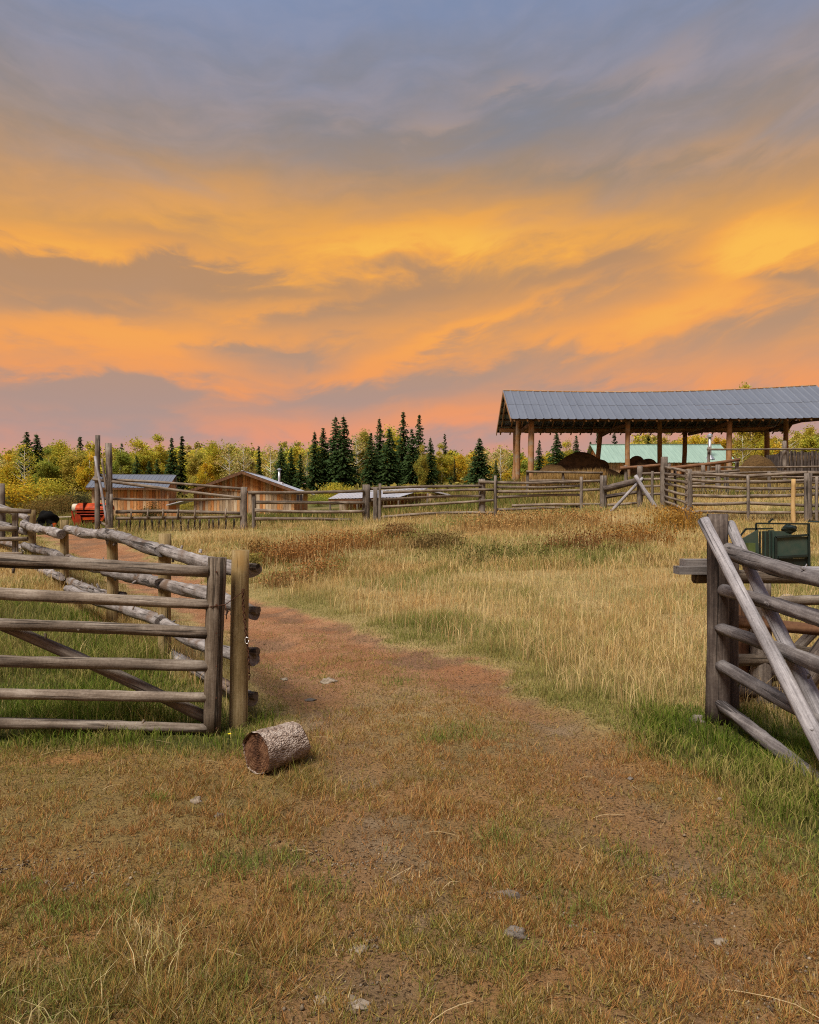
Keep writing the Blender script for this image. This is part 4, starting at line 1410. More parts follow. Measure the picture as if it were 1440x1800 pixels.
# ------------------------------------------------------------------ machinery
def build_baler():
    D = 36.0
    b = P3(150, 932, D)
    z0 = H(b.x, D)
    c = thing('baler', 'orange-red farm baler with round hood parked left of the tall gateposts', 'machine', (b.x, D, z0))
    X = lambda px: (px - 720) / FOC * D
    Z = lambda py: CAMZ + (900 - py) / FOC * D
    xa, xb = X(132), X(186)
    # rounded hood: half drum
    mb = MB()
    n = 12
    yc, zc, rr = D + .55, Z(896), Z(884) - Z(896)
    for xx in (xa, xb):
        for i in range(n + 1):
            a = math.pi * i / n
            mb.v.append((xx, yc - math.cos(a) * .55, zc + math.sin(a) * rr))
    for i in range(n):
        mb.f.append((i, i + 1, n + 2 + i, n + 1 + i))
    mb.f.append(tuple(range(n + 1))[::-1])
    mb.f.append(tuple(range(n + 1, 2 * n + 2)))
    mb.f.append((0, n + 1, 2 * n + 1, n))
    part('hood', mb, M['orange'], c, smooth=False)
    part('body', MB().box(xa + .05, xb - .05, D + .06, D + 1.1, Z(922), Z(896.5)), M['dark_red'], c)
    part('end_drum', MB().tube([(X(121), D + .5, Z(893)), (xa - .01, D + .5, Z(893))], .2, 12), M['cream'], c, smooth=True)
    part('top_rib', MB().box(xa, xb, D - .02, D + .04, Z(901), Z(899)), M['red'], c)
    for p, q, w in (((X(140), D - .05, Z(930)), (X(168), D - .05, Z(914)), .11), ((X(148), D - .1, Z(912)), (X(172), D - .1, Z(911)), .12), ((X(126), D, Z(908)), (X(136), D, Z(925)), .08),
                    ((X(120), D, Z(926)), (X(176), D - .04, Z(924)), .06), ((X(128), D - .1, Z(898)), (X(134), D - .1, Z(922)), .06), ((X(168), D, Z(930)), (X(186), D, Z(905)), .1)):
        part('arm', MB().bar(p, q, w), M['orange' if w > .09 else 'red'], c)
    part('side_plate', MB().hexa([(X(132), D - .12, Z(926)), (X(146), D - .12, Z(922)), (X(146), D - .06, Z(922)), (X(132), D - .06, Z(926)), (X(134), D - .12, Z(903)), (X(143), D - .12, Z(905)), (X(143), D - .06, Z(905)), (X(134), D - .06, Z(903))]), M['red'], c)
    part('gear_cover', MB().tube([(X(158), D - .14, Z(918)), (X(158), D - .06, Z(918))], .16, 12), M['dark_red'], c)
    part('hood_band', MB().box(X(146), X(148), D - .03, D + .5, Z(897), Z(883.3)), M['dark_red'], c)
    part('tongue', MB().bar((X(100), D - .2, Z(909)), (X(126), D - .05, Z(908)), .05), M['cream'], c)
    for px in (138, 178):
        w = part('wheel', MB().tube([(X(px) - .09, D + .6, z0 + .33), (X(px) + .09, D + .6, z0 + .33)], .33, 18), M['rubber'], c, smooth=False)
        part('rim', MB().tube([(X(px) - .1, D + .6, z0 + .33), (X(px) + .1, D + .6, z0 + .33)], .17, 14), M['red'], w)
    for i in range(2):
        z = Z(905 + i * 6)
        part('rod', MB().tube([(X(140), D + .02, z), (X(184), D + .02, z)], .025, 6), M['red'], c)
    # black bundle on a small cart
    D2 = 31.0
    p = P3(83, 928, D2)
    t = thing('tarped_bundle', 'black tarp-covered bundle on a small red cart beside the fence', 'bundle', (p.x, D2, H(p.x, D2)))
    part('tarp', MB().lump((p.x, D2, p.z + .22), (.40, .36, .44), 28, 18, .24, 8, flat=-.28), M['tarp'], t, smooth=True)
    part('cart_bed', MB().box(p.x - .48, p.x + .44, D2 - .35, D2 + .35, p.z - .14, p.z - .06), M['dark_red'], t)
    part('lamp', MB().box(p.x + .41, p.x + .52, D2 - .42, D2 - .32, p.z - .05, p.z + .2), M['orange'], t)
    part('tool_box', MB().box(p.x - .62, p.x - .42, D2 - .3, D2 + .1, p.z - .05, p.z + .16), M['steel'], t)
    for s in (-1, 1):
        part('wheel', MB().tube([(p.x + s * .36 - .05, D2 - .3, H(p.x, D2) + .22), (p.x + s * .36 + .05, D2 - .3, H(p.x, D2) + .22)], .22, 14), M['rubber'], t)


build_baler()


def build_chute():
    D = 13.6
    X = lambda px: (px - 720) / FOC * D
    Z = lambda py: CAMZ + (900 - py) / FOC * D
    z0 = H(X(1370), D)
    c = thing('calf_chute', 'dark green steel calf chute with a solid door panel behind the folded gate', 'chute', (X(1370), D, z0))
    G, K = M['green_paint'], M['green_dark']
    part('door_panel', MB().box(X(1361), X(1419), D - .03, D + .01, Z(981), Z(943)), G, c)
    for p, q in (((1361, 944), (1419, 940)), ((1366, 979), (1417, 976)), ((1361, 944), (1361, 994)), ((1419, 920), (1420, 996))):
        part('panel_frame', MB().bar((X(p[0]), D - .05, Z(p[1])), (X(q[0]), D - .05, Z(q[1])), .035), K, c)
    part('lower_panel', MB().box(X(1364), X(1417), D - .01, D + .03, Z(996), Z(981.5)), K, c)
    # slatted middle
    for i in range(4):
        x = X(1335 + i * 6.5)
        part('slat', MB().box(x, x + .018, D - .02, D + .02, Z(978), Z(934)), K, c)
    part('side_frame', MB().box(X(1352), X(1361), D, D + .05, Z(992), Z(932)), G, c)
    # sloping nose
    mb = MB().hexa([(X(1306), D - .02, Z(982)), (X(1334), D - .02, Z(986)), (X(1334), D + .02, Z(986)), (X(1306), D + .02, Z(982)),
                    (X(1306), D - .02, Z(946)), (X(1332), D - .02, Z(931)), (X(1332), D + .02, Z(931)), (X(1306), D + .02, Z(946))])
    part('nose_panel', mb, G, c)
    part('box', MB().box(X(1309), X(1321), D - .16, D - .04, Z(972), Z(954)), M['olive_box'], c)
    for a, b in (((1311, 930), (1360, 929)), ((1330, 920), (1424, 921)), ((1330, 920), (1331, 990)), ((1424, 916), (1440, 917)), ((1300, 945), (1312, 930)), ((1352, 918), (1360, 912))):
        part('top_bar', MB().bar((X(a[0]), D + .02, Z(a[1])), (X(b[0]), D + .02, Z(b[1])), .028), K, c)
    part('latch_head', MB().lump((X(1388), D, Z(930)), (.13, .10, .075), 12, 8, .2, 3), K, c)
    part('lever', MB().tube([(X(1420), D, Z(917)), (X(1462), D - .05, Z(918))], .014, 6), K, c)
    part('rear_panel', MB().box(X(1366), X(1419), D + .55, D + .58, Z(985), Z(935)), G, c)
    for px in (1310, 1334, 1361, 1419):
        for dd in (.04, .55):
            part('leg', MB().box(X(px) - .02, X(px) + .02, D + dd - .02, D + dd + .02, z0 - .05, Z(975)), K, c)


build_chute()


def build_short_log():
    # a cut length of spruce lying by the gatepost
    x, y = gp(476, 1358)
    ax = Vector((.60, .80, .0)).normalized()
    cpos = Vector((x + .02, y + .10, float(hg(np.array([x]), np.array([y]))[0]) + .125))
    L_, r = .345, .122
    p = cpos - ax * L_ / 2
    t = thing('cut_log', 'short sawn length of scaly spruce log lying beside the olive gatepost', 'log', (cpos.x, cpos.y, cpos.z - .13))
    g = random.Random(4)
    V, F = [], []
    n, m = 40, 22
    for i in range(m + 1):
        tt = i / m
        for j in range(n):
            a = 2 * math.pi * j / n
            k = 1 + .045 * math.sin(2 * a + 1) + .03 * math.sin(5 * a + tt * 4) + .02 * math.sin(9 * a - tt * 7) + g.uniform(-.028, .028)
            zj = (0.006 * math.sin(3 * a + 1) if i == 0 else 0) + (.01 * math.cos(2 * a) if i == m else 0)
            V.append((math.cos(a) * r * k * (1 - .04 * tt), math.sin(a) * r * k * (1 - .04 * tt), tt * L_ + zj))
    for i in range(m):
        for j in range(n):
            a, b = i * n + j, i * n + (j + 1) % n
            F.append((a, b, b + n, a + n))
    me = np_mesh('bark', V, np.array(F), None, True)
    q = Vector((0, 0, 1)).rotation_difference(ax)
    obj('bark', me, M['log_bark'], t, p, q)
    for nm, zz, s in (('sawn_end', .012, -1), ('sawn_end', L_ - .008, 1)):
        V2, F2 = [(0, 0, zz)], []
        rings = 7
        for i in range(1, rings + 1):
            for j in range(n):
                a = 2 * math.pi * j / n
                rr = r * .985 * i / rings * (1 if s < 0 else .96)
                V2.append((math.cos(a) * rr, math.sin(a) * rr, zz + g.uniform(-.003, .003) + .006 * math.sin(a * 2 + i * .25) * (i / rings) + (.022 if abs(((a + .6) % math.pi) - 1.2) < .09 else 0)))
        for j in range(n):
            F2.append((0, 1 + j, 1 + (j + 1) % n))
        Q2 = []
        for i in range(rings - 1):
            for j in range(n):
                a, b = 1 + i * n + j, 1 + i * n + (j + 1) % n
                Q2.append((a, a + n, b + n, b))
        obj(nm, np_mesh(nm, V2, [np.array(F2), np.array(Q2)], None, False), M['end_grain'], t, p, q)


build_short_log()


# ------------------------------------------------------------------ stones
def build_stones():
    S = [(1387, 1062, .19, .13, .12, 'pale_stone', 'large pale boulder in grass below the green chute'),
         (1224, 1268, .065, .05, .05, 'stone', 'brown stone in green grass at the foot of the folded gate'),
         (905, 1650, .065, .055, .022, 'stone', 'flat grey stone crossed by a dry straw in the trodden grass'),
         (578, 1194, .11, .12, .028, 'pale_stone', 'pale flat stone bedded in the dirt track past the gatepost'),
         (500, 1187, .05, .07, .02, 'pale_stone', 'small pale stone in the track close to the chained post'),
         (545, 1224, .07, .06, .018, 'dark_stone', 'dark flat stone bedded in the left wheel rut'),
         (780, 1353, .022, .018, .012, 'pale_stone', 'small pale stone lying in the middle of the trodden ground'),
         (1108, 1368, .025, .02, .014, 'stone', 'small grey stone near the green verge of the track'),
         (345, 1413, .045, .035, .028, 'pale_stone', 'pale rock poking from the turf between a green tuft and the log'),
         (385, 1436, .04, .03, .022, 'stone', 'grey rock in the turf below the pale rock'),
         (895, 1577, .075, .055, .02, 'stone', 'grey flattened clod under dry straw in the middle foreground'),
         (632, 1762, .055, .04, .012, 'pale_stone', 'pale flaky stone, largest of the chips in the bottom wheel rut'),
         (565, 1746, .04, .03, .01, 'pale_stone', 'pale flaky stone just beside the largest chip in the rut'),
         (618, 1745, .022, .02, .01, 'pale_stone', 'tiny pale chip just above the largest flaky stone'),
         (635, 1655, .045, .05, .01, 'pale_stone', 'pale flaky chip higher up the bottom wheel rut'),
         (1268, 1640, .04, .03, .012, 'pale_stone', 'pale stone in the bare patch near the right verge'),
         (1265, 1415, .02, .015, .01, 'pale_stone', 'small pale stone at the edge of the green verge')]
    for i, (px, py, rx, ry, rz, m, lab) in enumerate(S):
        x, y = gp(px, py)
        z = float(hg(np.array([x]), np.array([y]))[0]) - rz * .15
        f_ = 1.0 if i < 2 else .72
        me = MB().lump((0, 0, rz * .05), (rx * f_, ry * f_, rz), 16, 10, .28, 70 + i).mesh('stone', True)
        tag(obj('stone', me, M[m], None, (x, y, z)), lab, 'stone', 'stones lying about')


build_stones()


# ------------------------------------------------------------------ trees
def spruce_mesh(seed, h=14.0, rad=2.3, dens=1.0, ragged=.25):
    g = np.random.default_rng(seed)
    V, F, C = [], [], []
    z = .10 * h
    while z < h * .985:
        t = z / h
        R_ = rad * (1 - t) ** .85 * (1 + g.uniform(-ragged, ragged) * .7) + .10
        nb = max(5, int((6 + 9 * (1 - t)) * dens))
        for b in range(nb):
            az = g.uniform(0, 2 * math.pi)
            Lb = R_ * g.uniform(.65, 1.15)
            droop = g.uniform(.15, .45) * Lb
            ns = max(2, int(Lb / .24))
            for s in range(ns):
                q = (s + g.uniform(.2, 1)) / ns
                rr = Lb * q
                cx, cy = math.cos(az) * rr, math.sin(az) * rr
                cz = z - droop * q * q + .12 * Lb * q
                sz = g.uniform(.34, .62) * (1.1 - .35 * t)
                dirv = np.array([math.cos(az + g.normal(0, .6)), math.sin(az + g.normal(0, .6)), g.uniform(-.55, .1)])
                dirv /= np.linalg.norm(dirv)
                side = np.cross(dirv, [0, 0, 1])
                side /= np.linalg.norm(side) + 1e-6
                side = side * math.cos(.5) + np.array([0, 0, 1]) * g.uniform(-.7, .7)
                p = np.array([cx, cy, cz])
                i = len(V)
                V += [p - dirv * sz * .5, p + side * sz * .42, p + dirv * sz * .75, p - side * sz * .42 - np.array([0, 0, sz * .3])]
                F.append((i, i + 1, i + 2, i + 3))
                k = g.uniform(.6, 1.35)
                col = np.array([.036, .068, .026]) * k + np.array([.012, .010, 0]) * g.uniform(0, 1)
                C += [col] * 4
        z += g.uniform(.20, .34) * (1.15 - .4 * t)
    # leader
    i = len(V)
    V += [np.array([-.06, 0, h * .97]), np.array([.06, 0, h * .97]), np.array([0, 0, h * 1.02]), np.array([0, .06, h * .97])]
    F.append((i, i + 1, i + 2, i + 3))
    C += [np.array([.03, .055, .02])] * 4
    return np.array(V), np.array(F), np.array(C)


def aspen_mesh(seed, h=13.0, rad=2.4, leaves=2600, low=.25, size=.26):
    g = np.random.default_rng(seed)
    nc = 34
    cen = []
    while len(cen) < nc:
        p = g.uniform(-1, 1, 3)
        if (p ** 2).sum() < 1 and (p ** 2).sum() > .05:
            zz = low + (1 - low) * (p[2] * .5 + .5)
            w = math.sin(math.pi * min(max((zz - low) / (1 - low), .03), .97)) ** .55
            cen.append((p[0] * rad * w, p[1] * rad * w, zz * h * .97, g.uniform(.45, 1.0)))
    cen = np.array(cen)
    pick = g.integers(0, nc, leaves)
    off = g.normal(0, 1, (leaves, 3)) * (cen[pick, 3] * .62)[:, None]
    P = cen[pick, :3] + off
    P[:, 2] = np.clip(P[:, 2], low * h * .6, h * 1.02)
    a = g.normal(0, 1, (leaves, 3))
    a /= np.linalg.norm(a, axis=1)[:, None]
    b = np.cross(a, g.normal(0, 1, (leaves, 3)))
    b /= np.linalg.norm(b, axis=1)[:, None]
    s = g.uniform(.6, 1.3, leaves)[:, None] * size * .5
    V = np.stack([P - a * s, P + b * s * .8, P + a * s, P - b * s * .8], 1).reshape(-1, 3)
    F = np.arange(leaves * 4).reshape(-1, 4)
    cl = g.uniform(.8, 1.2, nc)[pick]
    hue = np.clip(g.normal(.5, .28, leaves) + (g.uniform(-.3, .3, nc))[pick], 0, 1)
    c = (np.array([.62, .80, .55])[None] * (1 - hue[:, None]) + np.array([1.25, 1.02, .75])[None] * hue[:, None]) * (cl * g.uniform(.85, 1.15, leaves))[:, None]
    return V, F, np.repeat(c, 4, 0), cen


def trunk_mesh(seed, h, r, limbs=None, n=7):
    g = random.Random(seed)
    mb = MB()
    bx, by = g.uniform(-.25, .25), g.uniform(-.25, .25)
    pts = [(bx * math.sin(t * 2.5), by * math.sin(t * 3), t * h) for t in np.linspace(0, 1, 6)]
    mb.tube([(0, 0, -.4)] + pts, [r * 1.15] + [r * (1 - .9 * t) for t in np.linspace(0, 1, 6)], n)
    if limbs is not None:
        for l in limbs:
            zb = max(.15 * h, l[2] - math.hypot(l[0], l[1]) * g.uniform(.7, 1.3))
            t = zb / h
            s = (bx * math.sin(t * 2.5), by * math.sin(t * 3), zb)
            mid = ((s[0] + l[0]) * .5 + g.uniform(-.1, .1), (s[1] + l[1]) * .5, (s[2] + l[2]) * .5 - .1)
            mb.tube([s, mid, (l[0], l[1], l[2])], [r * .32, r * .22, r * .07], 4, cap=False)
    return mb.mesh('trunk', True)


PROTO = {}
FARP = []


def protos():
    for i in range(5):
        V, F, C = spruce_mesh(10 + i, 14, (3.3, 3.7, 2.9, 3.5, 3.0)[i], 1.15, .4)
        PROTO['spruce', i] = (np_mesh('spruce_crown', V, F, C), trunk_mesh(20 + i, 13.2, .16), (V, F, C))
    V, F, C = spruce_mesh(30, 14, 1.25, .75, .5)
    PROTO['thin', 0] = (np_mesh('spruce_crown', V, F, C), trunk_mesh(31, 13.4, .13), (V, F, C))
    V, F, C = spruce_mesh(35, 14, 3.9, 1.5, .15)
    PROTO['broad', 0] = (np_mesh('spruce_crown', V, F, C), trunk_mesh(36, 13.2, .22), (V, F, C))
    for i in range(6):
        V, F, C, cen = aspen_mesh(50 + i, 13, (2.4, 2.1, 2.7, 2.2, 1.9, 2.5)[i], (11000, 10400, 11600, 10000, 9600, 10800)[i], (.14, .2, .12, .2, .16, .1)[i], .27)
        PROTO['aspen', i] = (np_mesh('aspen_crown', V, F, C), trunk_mesh(60 + i, 12, .13, cen[:18]), (V, F, C))
    for i in range(2):
        V, F, C, cen = aspen_mesh(70 + i, 13, 2.2, 1000, .3, .26)
        PROTO['sparse', i] = (np_mesh('aspen_crown', V, F, C), trunk_mesh(75 + i, 12.4, .17, cen), (V, F, C))
    for i in range(3):
        V, F, C, cen = aspen_mesh(80 + i, 3.0, 1.5, 3600, .05, .13)
        PROTO['bush', i] = (np_mesh('shrub_crown', V, F, C), trunk_mesh(85 + i, 1.8, .05, cen[:14]), (V, F, C))
    FARP.append([aspen_mesh(90 + i, 13, 2.9, 2600, .08, .44)[:3] for i in range(4)])
    FARP.append([spruce_mesh(95 + i, 14, 2.7, .8) for i in range(2)])
    for k, (a, b, _) in PROTO.items():
        a.materials.append(M['leaf'])
        b.materials.append(M['trunk_dark'] if k[0] in ('spruce', 'thin', 'broad', 'bush') else M['trunk_white'])


protos()
YG, YE, GR, OL, PA = (.50, .45, .085), (.58, .43, .060), (.29, .33, .080), (.42, .37, .10), (.56, .46, .23)
NEUT = (1, 1, 1)


def tree(kind, i, px, ytop, D, label, tint, group, width=1.0, name=None):
    ba, tr, _ = PROTO[kind, i]
    t = P3(px, ytop, D)
    z0 = H(t.x, D)
    h0 = 3.0 if kind == 'bush' else (14.0 if kind in ('spruce', 'thin', 'broad') else 13.0)
    s = (t.z - z0) / h0
    nm = name or {'spruce': 'spruce_tree', 'thin': 'spruce_tree', 'broad': 'spruce_tree', 'bush': 'shrub'}.get(kind, 'aspen_tree')
    cat = 'shrub' if kind == 'bush' else 'tree'
    r = thing(nm, label, cat, (t.x, D, z0), group)
    r.scale = (s * width, s * width, s)
    r.rotation_euler = (0, 0, random.uniform(0, 6.28))
    for n_, me in (('crown', ba), ('trunk', tr)):
        o = bpy.data.objects.new(n_, me)
        COL.objects.link(o)
        o.parent = r
        o.color = (*tint, 1)
    return r


def build_trees():
    SG, AG, BG = 'spruces at the edge of the wood', 'autumn aspens at the edge of the wood', 'shrubs at the foot of the wood'
    sp = [
        ('spruce', 0, 47, 757, 128, 1.0, 'dark spruce tip behind the pale-trunked aspen, taller of the pair'),
        ('spruce', 1, 64, 762, 130, 1.0, 'dark spruce just right of the taller spruce tip behind the pale-trunked aspen'),
        ('spruce', 2, 141, 766, 135, .9, 'dark spruce top rising among aspens left of the tall gateposts'),
        ('spruce', 3, 240, 800, 112, .9, 'small dark spruce above the left end of the grey cabin roof'),
        ('spruce', 4, 262, 810, 114, 1.0, 'lowest dark spruce above the middle of the grey cabin roof'),
        ('spruce', 0, 276, 806, 116, .9, 'small dark spruce next to the lowest one above the grey cabin roof'),
        ('spruce', 2, 302, 768, 118, .85, 'slim dark spruce directly behind the corner of the grey cabin roof'),
        ('thin', 0, 320, 765, 118, 1.2, 'ragged brown-green spruce between the two cabins'),
        ('thin', 0, 455, 783, 120, 1.0, 'thin pale spruce above the stovepipe cabin ridge'),
        ('spruce', 1, 494, 786, 112, .9, 'dark spruce just behind the stovepipe'),
        ('spruce', 3, 512, 788, 114, .9, 'dark spruce, first one right of the stovepipe'),
        ('spruce', 4, 528, 798, 112, .9, 'short dark spruce right of the cabin with stovepipe'),
        ('spruce', 2, 553, 758, 116, .8, 'slim dark spruce starting the tall clump right of the stovepipe cabin'),
        ('spruce', 0, 568, 750, 118, .9, 'dark spruce second in the tall clump right of the stovepipe cabin'),
        ('spruce', 1, 590, 731, 118, .85, 'tall dark spruce, left one of the twin tips in the clump'),
        ('spruce', 3, 604, 730, 117, .9, 'tall dark spruce, right one of the twin tips in the clump'),
        ('spruce', 4, 652, 760, 116, .9, 'dark spruce at the left flank of the central clump'),
        ('spruce', 0, 667, 734, 119, .75, 'slender spruce spire among yellow leaves in the central clump'),
        ('spruce', 1, 684, 752, 116, .95, 'broad dark spruce low in the middle of the central clump'),
        ('spruce', 2, 709, 722, 120, .8, 'tallest narrow spruce of the central clump'),
        ('spruce', 3, 724, 752, 116, .8, 'dark spruce between the two highest spires of the central clump'),
        ('spruce', 4, 737, 728, 121, .7, 'second tallest narrow spruce of the central clump'),
        ('spruce', 0, 757, 768, 114, .8, 'dark spruce closing the central clump on the barn side'),
        ('thin', 0, 782, 761, 122, .8, 'thin spruce tip over the yellow aspen left of the barn'),
        ('thin', 0, 799, 806, 112, .9, 'small scraggly dark spruce left of the round bushy spruce'),
        ('broad', 0, 843, 769, 92, 1.05, 'broad bushy spruce standing alone left of the barn'),
        ('spruce', 2, 872, 808, 90, .9, 'small spruce tucked beside the broad bushy one'),
        ('spruce', 0, 948, 772, 100, .7, 'narrow spruce seen between the barn corner posts and the earth heap'),
        ('spruce', 1, 978, 757, 102, .9, 'dense spruce framed under the barn roof above the earth heap'),
        ('spruce', 3, 1013, 764, 104, .75, 'pointed spruce left of the leaning rear barn post'),
        ('spruce', 4, 1038, 776, 106, .7, 'small spruce touching the leaning rear barn post'),
        ('spruce', 2, 1050, 758, 112, .6, 'spruce tip just above the left end of the green roof'),
        ('thin', 0, 1080, 760, 108, 1.3, 'open-branched spruce top above the green roof'),
        ('thin', 0, 1140, 766, 112, 1.2, 'ragged spruce top behind the green roof and the middle barn post'),
    ]
    for k, i, px, yt, D, w, lab in sp:
        tree(k, i, px, yt, D, lab, (1.55, 1.45, 1.4) if k != 'thin' else (1.4, 1.1, 1.0), SG, w * 1.15)
    asp = [
        ('aspen', 0, -20, 776, 118, YG, 1.0, 'yellow aspen cut by the picture edge beside the fence end'),
        ('aspen', 1, 14, 790, 112, YE, 1.0, 'bright yellow aspen just inside the picture edge'),
        ('sparse', 0, 43, 778, 104, YG, 1.1, 'aspen with a bare white forked trunk'),
        ('aspen', 2, 85, 786, 122, GR, 1.0, 'green aspen between the forked white trunk and the red machine'),
        ('aspen', 3, 108, 775, 124, YG, 1.0, 'tall yellow-green aspen above the black tarp bundle'),
        ('aspen', 4, 135, 776, 122, OL, 1.1, 'olive aspen above the red machine'),
        ('aspen', 0, 158, 786, 118, YE, .9, 'orange-yellow aspen touching the tall gateposts'),
        ('aspen', 5, 212, 782, 122, GR, 1.0, 'green aspen just right of the tall gateposts'),
        ('aspen', 1, 238, 763, 126, YG, 1.05, 'tall pale yellow aspen over the left part of the grey cabin roof'),
        ('aspen', 2, 280, 762, 128, YG, 1.05, 'tall pale yellow aspen over the right part of the grey cabin roof'),
        ('aspen', 4, 345, 782, 118, OL, .9, 'yellowish aspen between the ragged spruce and the gable cabin'),
        ('aspen', 3, 375, 776, 122, YG, .9, 'aspen above the left slope of the gable cabin'),
        ('aspen', 5, 362, 806, 112, YE, .9, 'low bright yellow aspen behind the left slope of the gable cabin'),
        ('sparse', 1, 402, 776, 120, PA, 1.1, 'thin-leaved pale aspen above the gable peak, left of it'),
        ('sparse', 0, 428, 778, 122, PA, 1.1, 'thin-leaved pale aspen straight above the gable peak'),
        ('aspen', 0, 440, 800, 124, PA, .8, 'small faded aspen between the gable peak and the thin pale spruce'),
        ('sparse', 1, 474, 780, 124, PA, 1.1, 'thin-leaved pale aspen above the stovepipe'),
        ('sparse', 0, 540, 788, 126, PA, .9, 'faint bare aspen before the tall spruce clump'),
        ('sparse', 1, 625, 760, 122, PA, 1.1, 'bare pinkish aspen in the gap between the two spruce clumps'),
        ('aspen', 3, 640, 756, 124, OL, .8, 'yellow-green aspen beside the slender spire of the central clump'),
        ('aspen', 4, 692, 738, 125, YG, .9, 'high yellow-green aspen between the spires of the central clump'),
        ('aspen', 1, 741, 775, 112, OL, .6, 'narrow olive aspen in front of the second tallest spire'),
        ('aspen', 2, 776, 778, 116, YG, .95, 'round yellow-green aspen between the central clump and the bushy spruce'),
        ('aspen', 5, 808, 792, 118, YE, .9, 'golden aspen behind the small scraggly spruce'),
        ('sparse', 0, 880, 780, 122, PA, 1.2, 'nearly bare greyish aspen left of the barn gable'),
        ('aspen', 0, 893, 828, 100, YE, 1.1, 'low golden aspen beside the barn corner posts'),
        ('aspen', 3, 955, 800, 112, YE, .9, 'low golden aspen behind the narrow spruce under the barn roof'),
        ('aspen', 1, 996, 768, 116, YG, .8, 'light yellow aspen beside the dense spruce under the barn roof'),
        ('aspen', 2, 1175, 752, 124, OL, 1.0, 'olive aspen over the green roof, left of the rear barn post'),
        ('aspen', 4, 1215, 756, 122, YE, 1.0, 'golden aspen over the green roof, right of the rear barn post'),
        ('aspen', 5, 1262, 760, 118, YE, 1.0, 'golden aspen just right of the green roof stovepipe'),
        ('aspen', 0, 1318, 660, 118, YG, .62, 'tall aspen whose tip shows above the barn ridge'),
        ('sparse', 1, 1305, 762, 112, OL, 1.2, 'gappy olive aspen above the hay heap'),
        ('aspen', 3, 1345, 768, 112, YG, .9, 'yellow-green aspen above the slatted feeder'),
        ('sparse', 0, 1385, 752, 108, OL, 1.2, 'gappy tall aspen beyond the end of the barn'),
        ('aspen', 1, 1425, 742, 110, YG, 1.0, 'aspen at the picture edge beyond the end of the barn'),
    ]
    for k, i, px, yt, D, tint, w, lab in asp:
        tree(k, i, px, yt, D, lab, tint, AG, w * (1.12 if k == 'aspen' else 1.1))
    bs = [
        (0, 30, 838, 92, YE, 1.6, 'bright yellow bush under the white forked aspen'),
        (1, 82, 842, 94, YG, 1.3, 'yellow-green bush above the black tarp bundle'),
        (2, 105, 872, 60, (.20, .14, .06), 1.6, 'brown leafless willow bush behind the black tarp bundle'),
        (0, 68, 876, 58, (.22, .15, .065), 1.5, 'brown willow bush at the fence end'),
        (1, 135, 866, 62, (.10, .10, .06), 1.3, 'greyish green bush behind the red machine'),
        (2, 590, 850, 84, YG, 1.4, 'yellow-green bush in front of the tall spruce clump'),
        (0, 560, 868, 80, GR, 1.5, 'green bush beside the gable cabin roof corner'),
        (1, 720, 852, 86, OL, 1.4, 'olive bush behind the low shed roof'),
        (2, 330, 876, 70, OL, 1.3, 'olive bush between the lean-to and the gable cabin'),
        (0, 268, 884, 48, (.09, .075, .035), 1.0, 'brown twiggy shrub in front of the orange-brown cabin'),
        (1, 910, 838, 62, YE, 1.0, 'golden bush at the foot of the barn corner posts'),
        (2, 812, 856, 70, GR, 1.4, 'green bush beneath the broad bushy spruce'),
    ]
    for i, px, yt, D, tint, w, lab in bs:
        tree('bush', i, px, yt, D, lab, tint, BG, w)


build_trees()


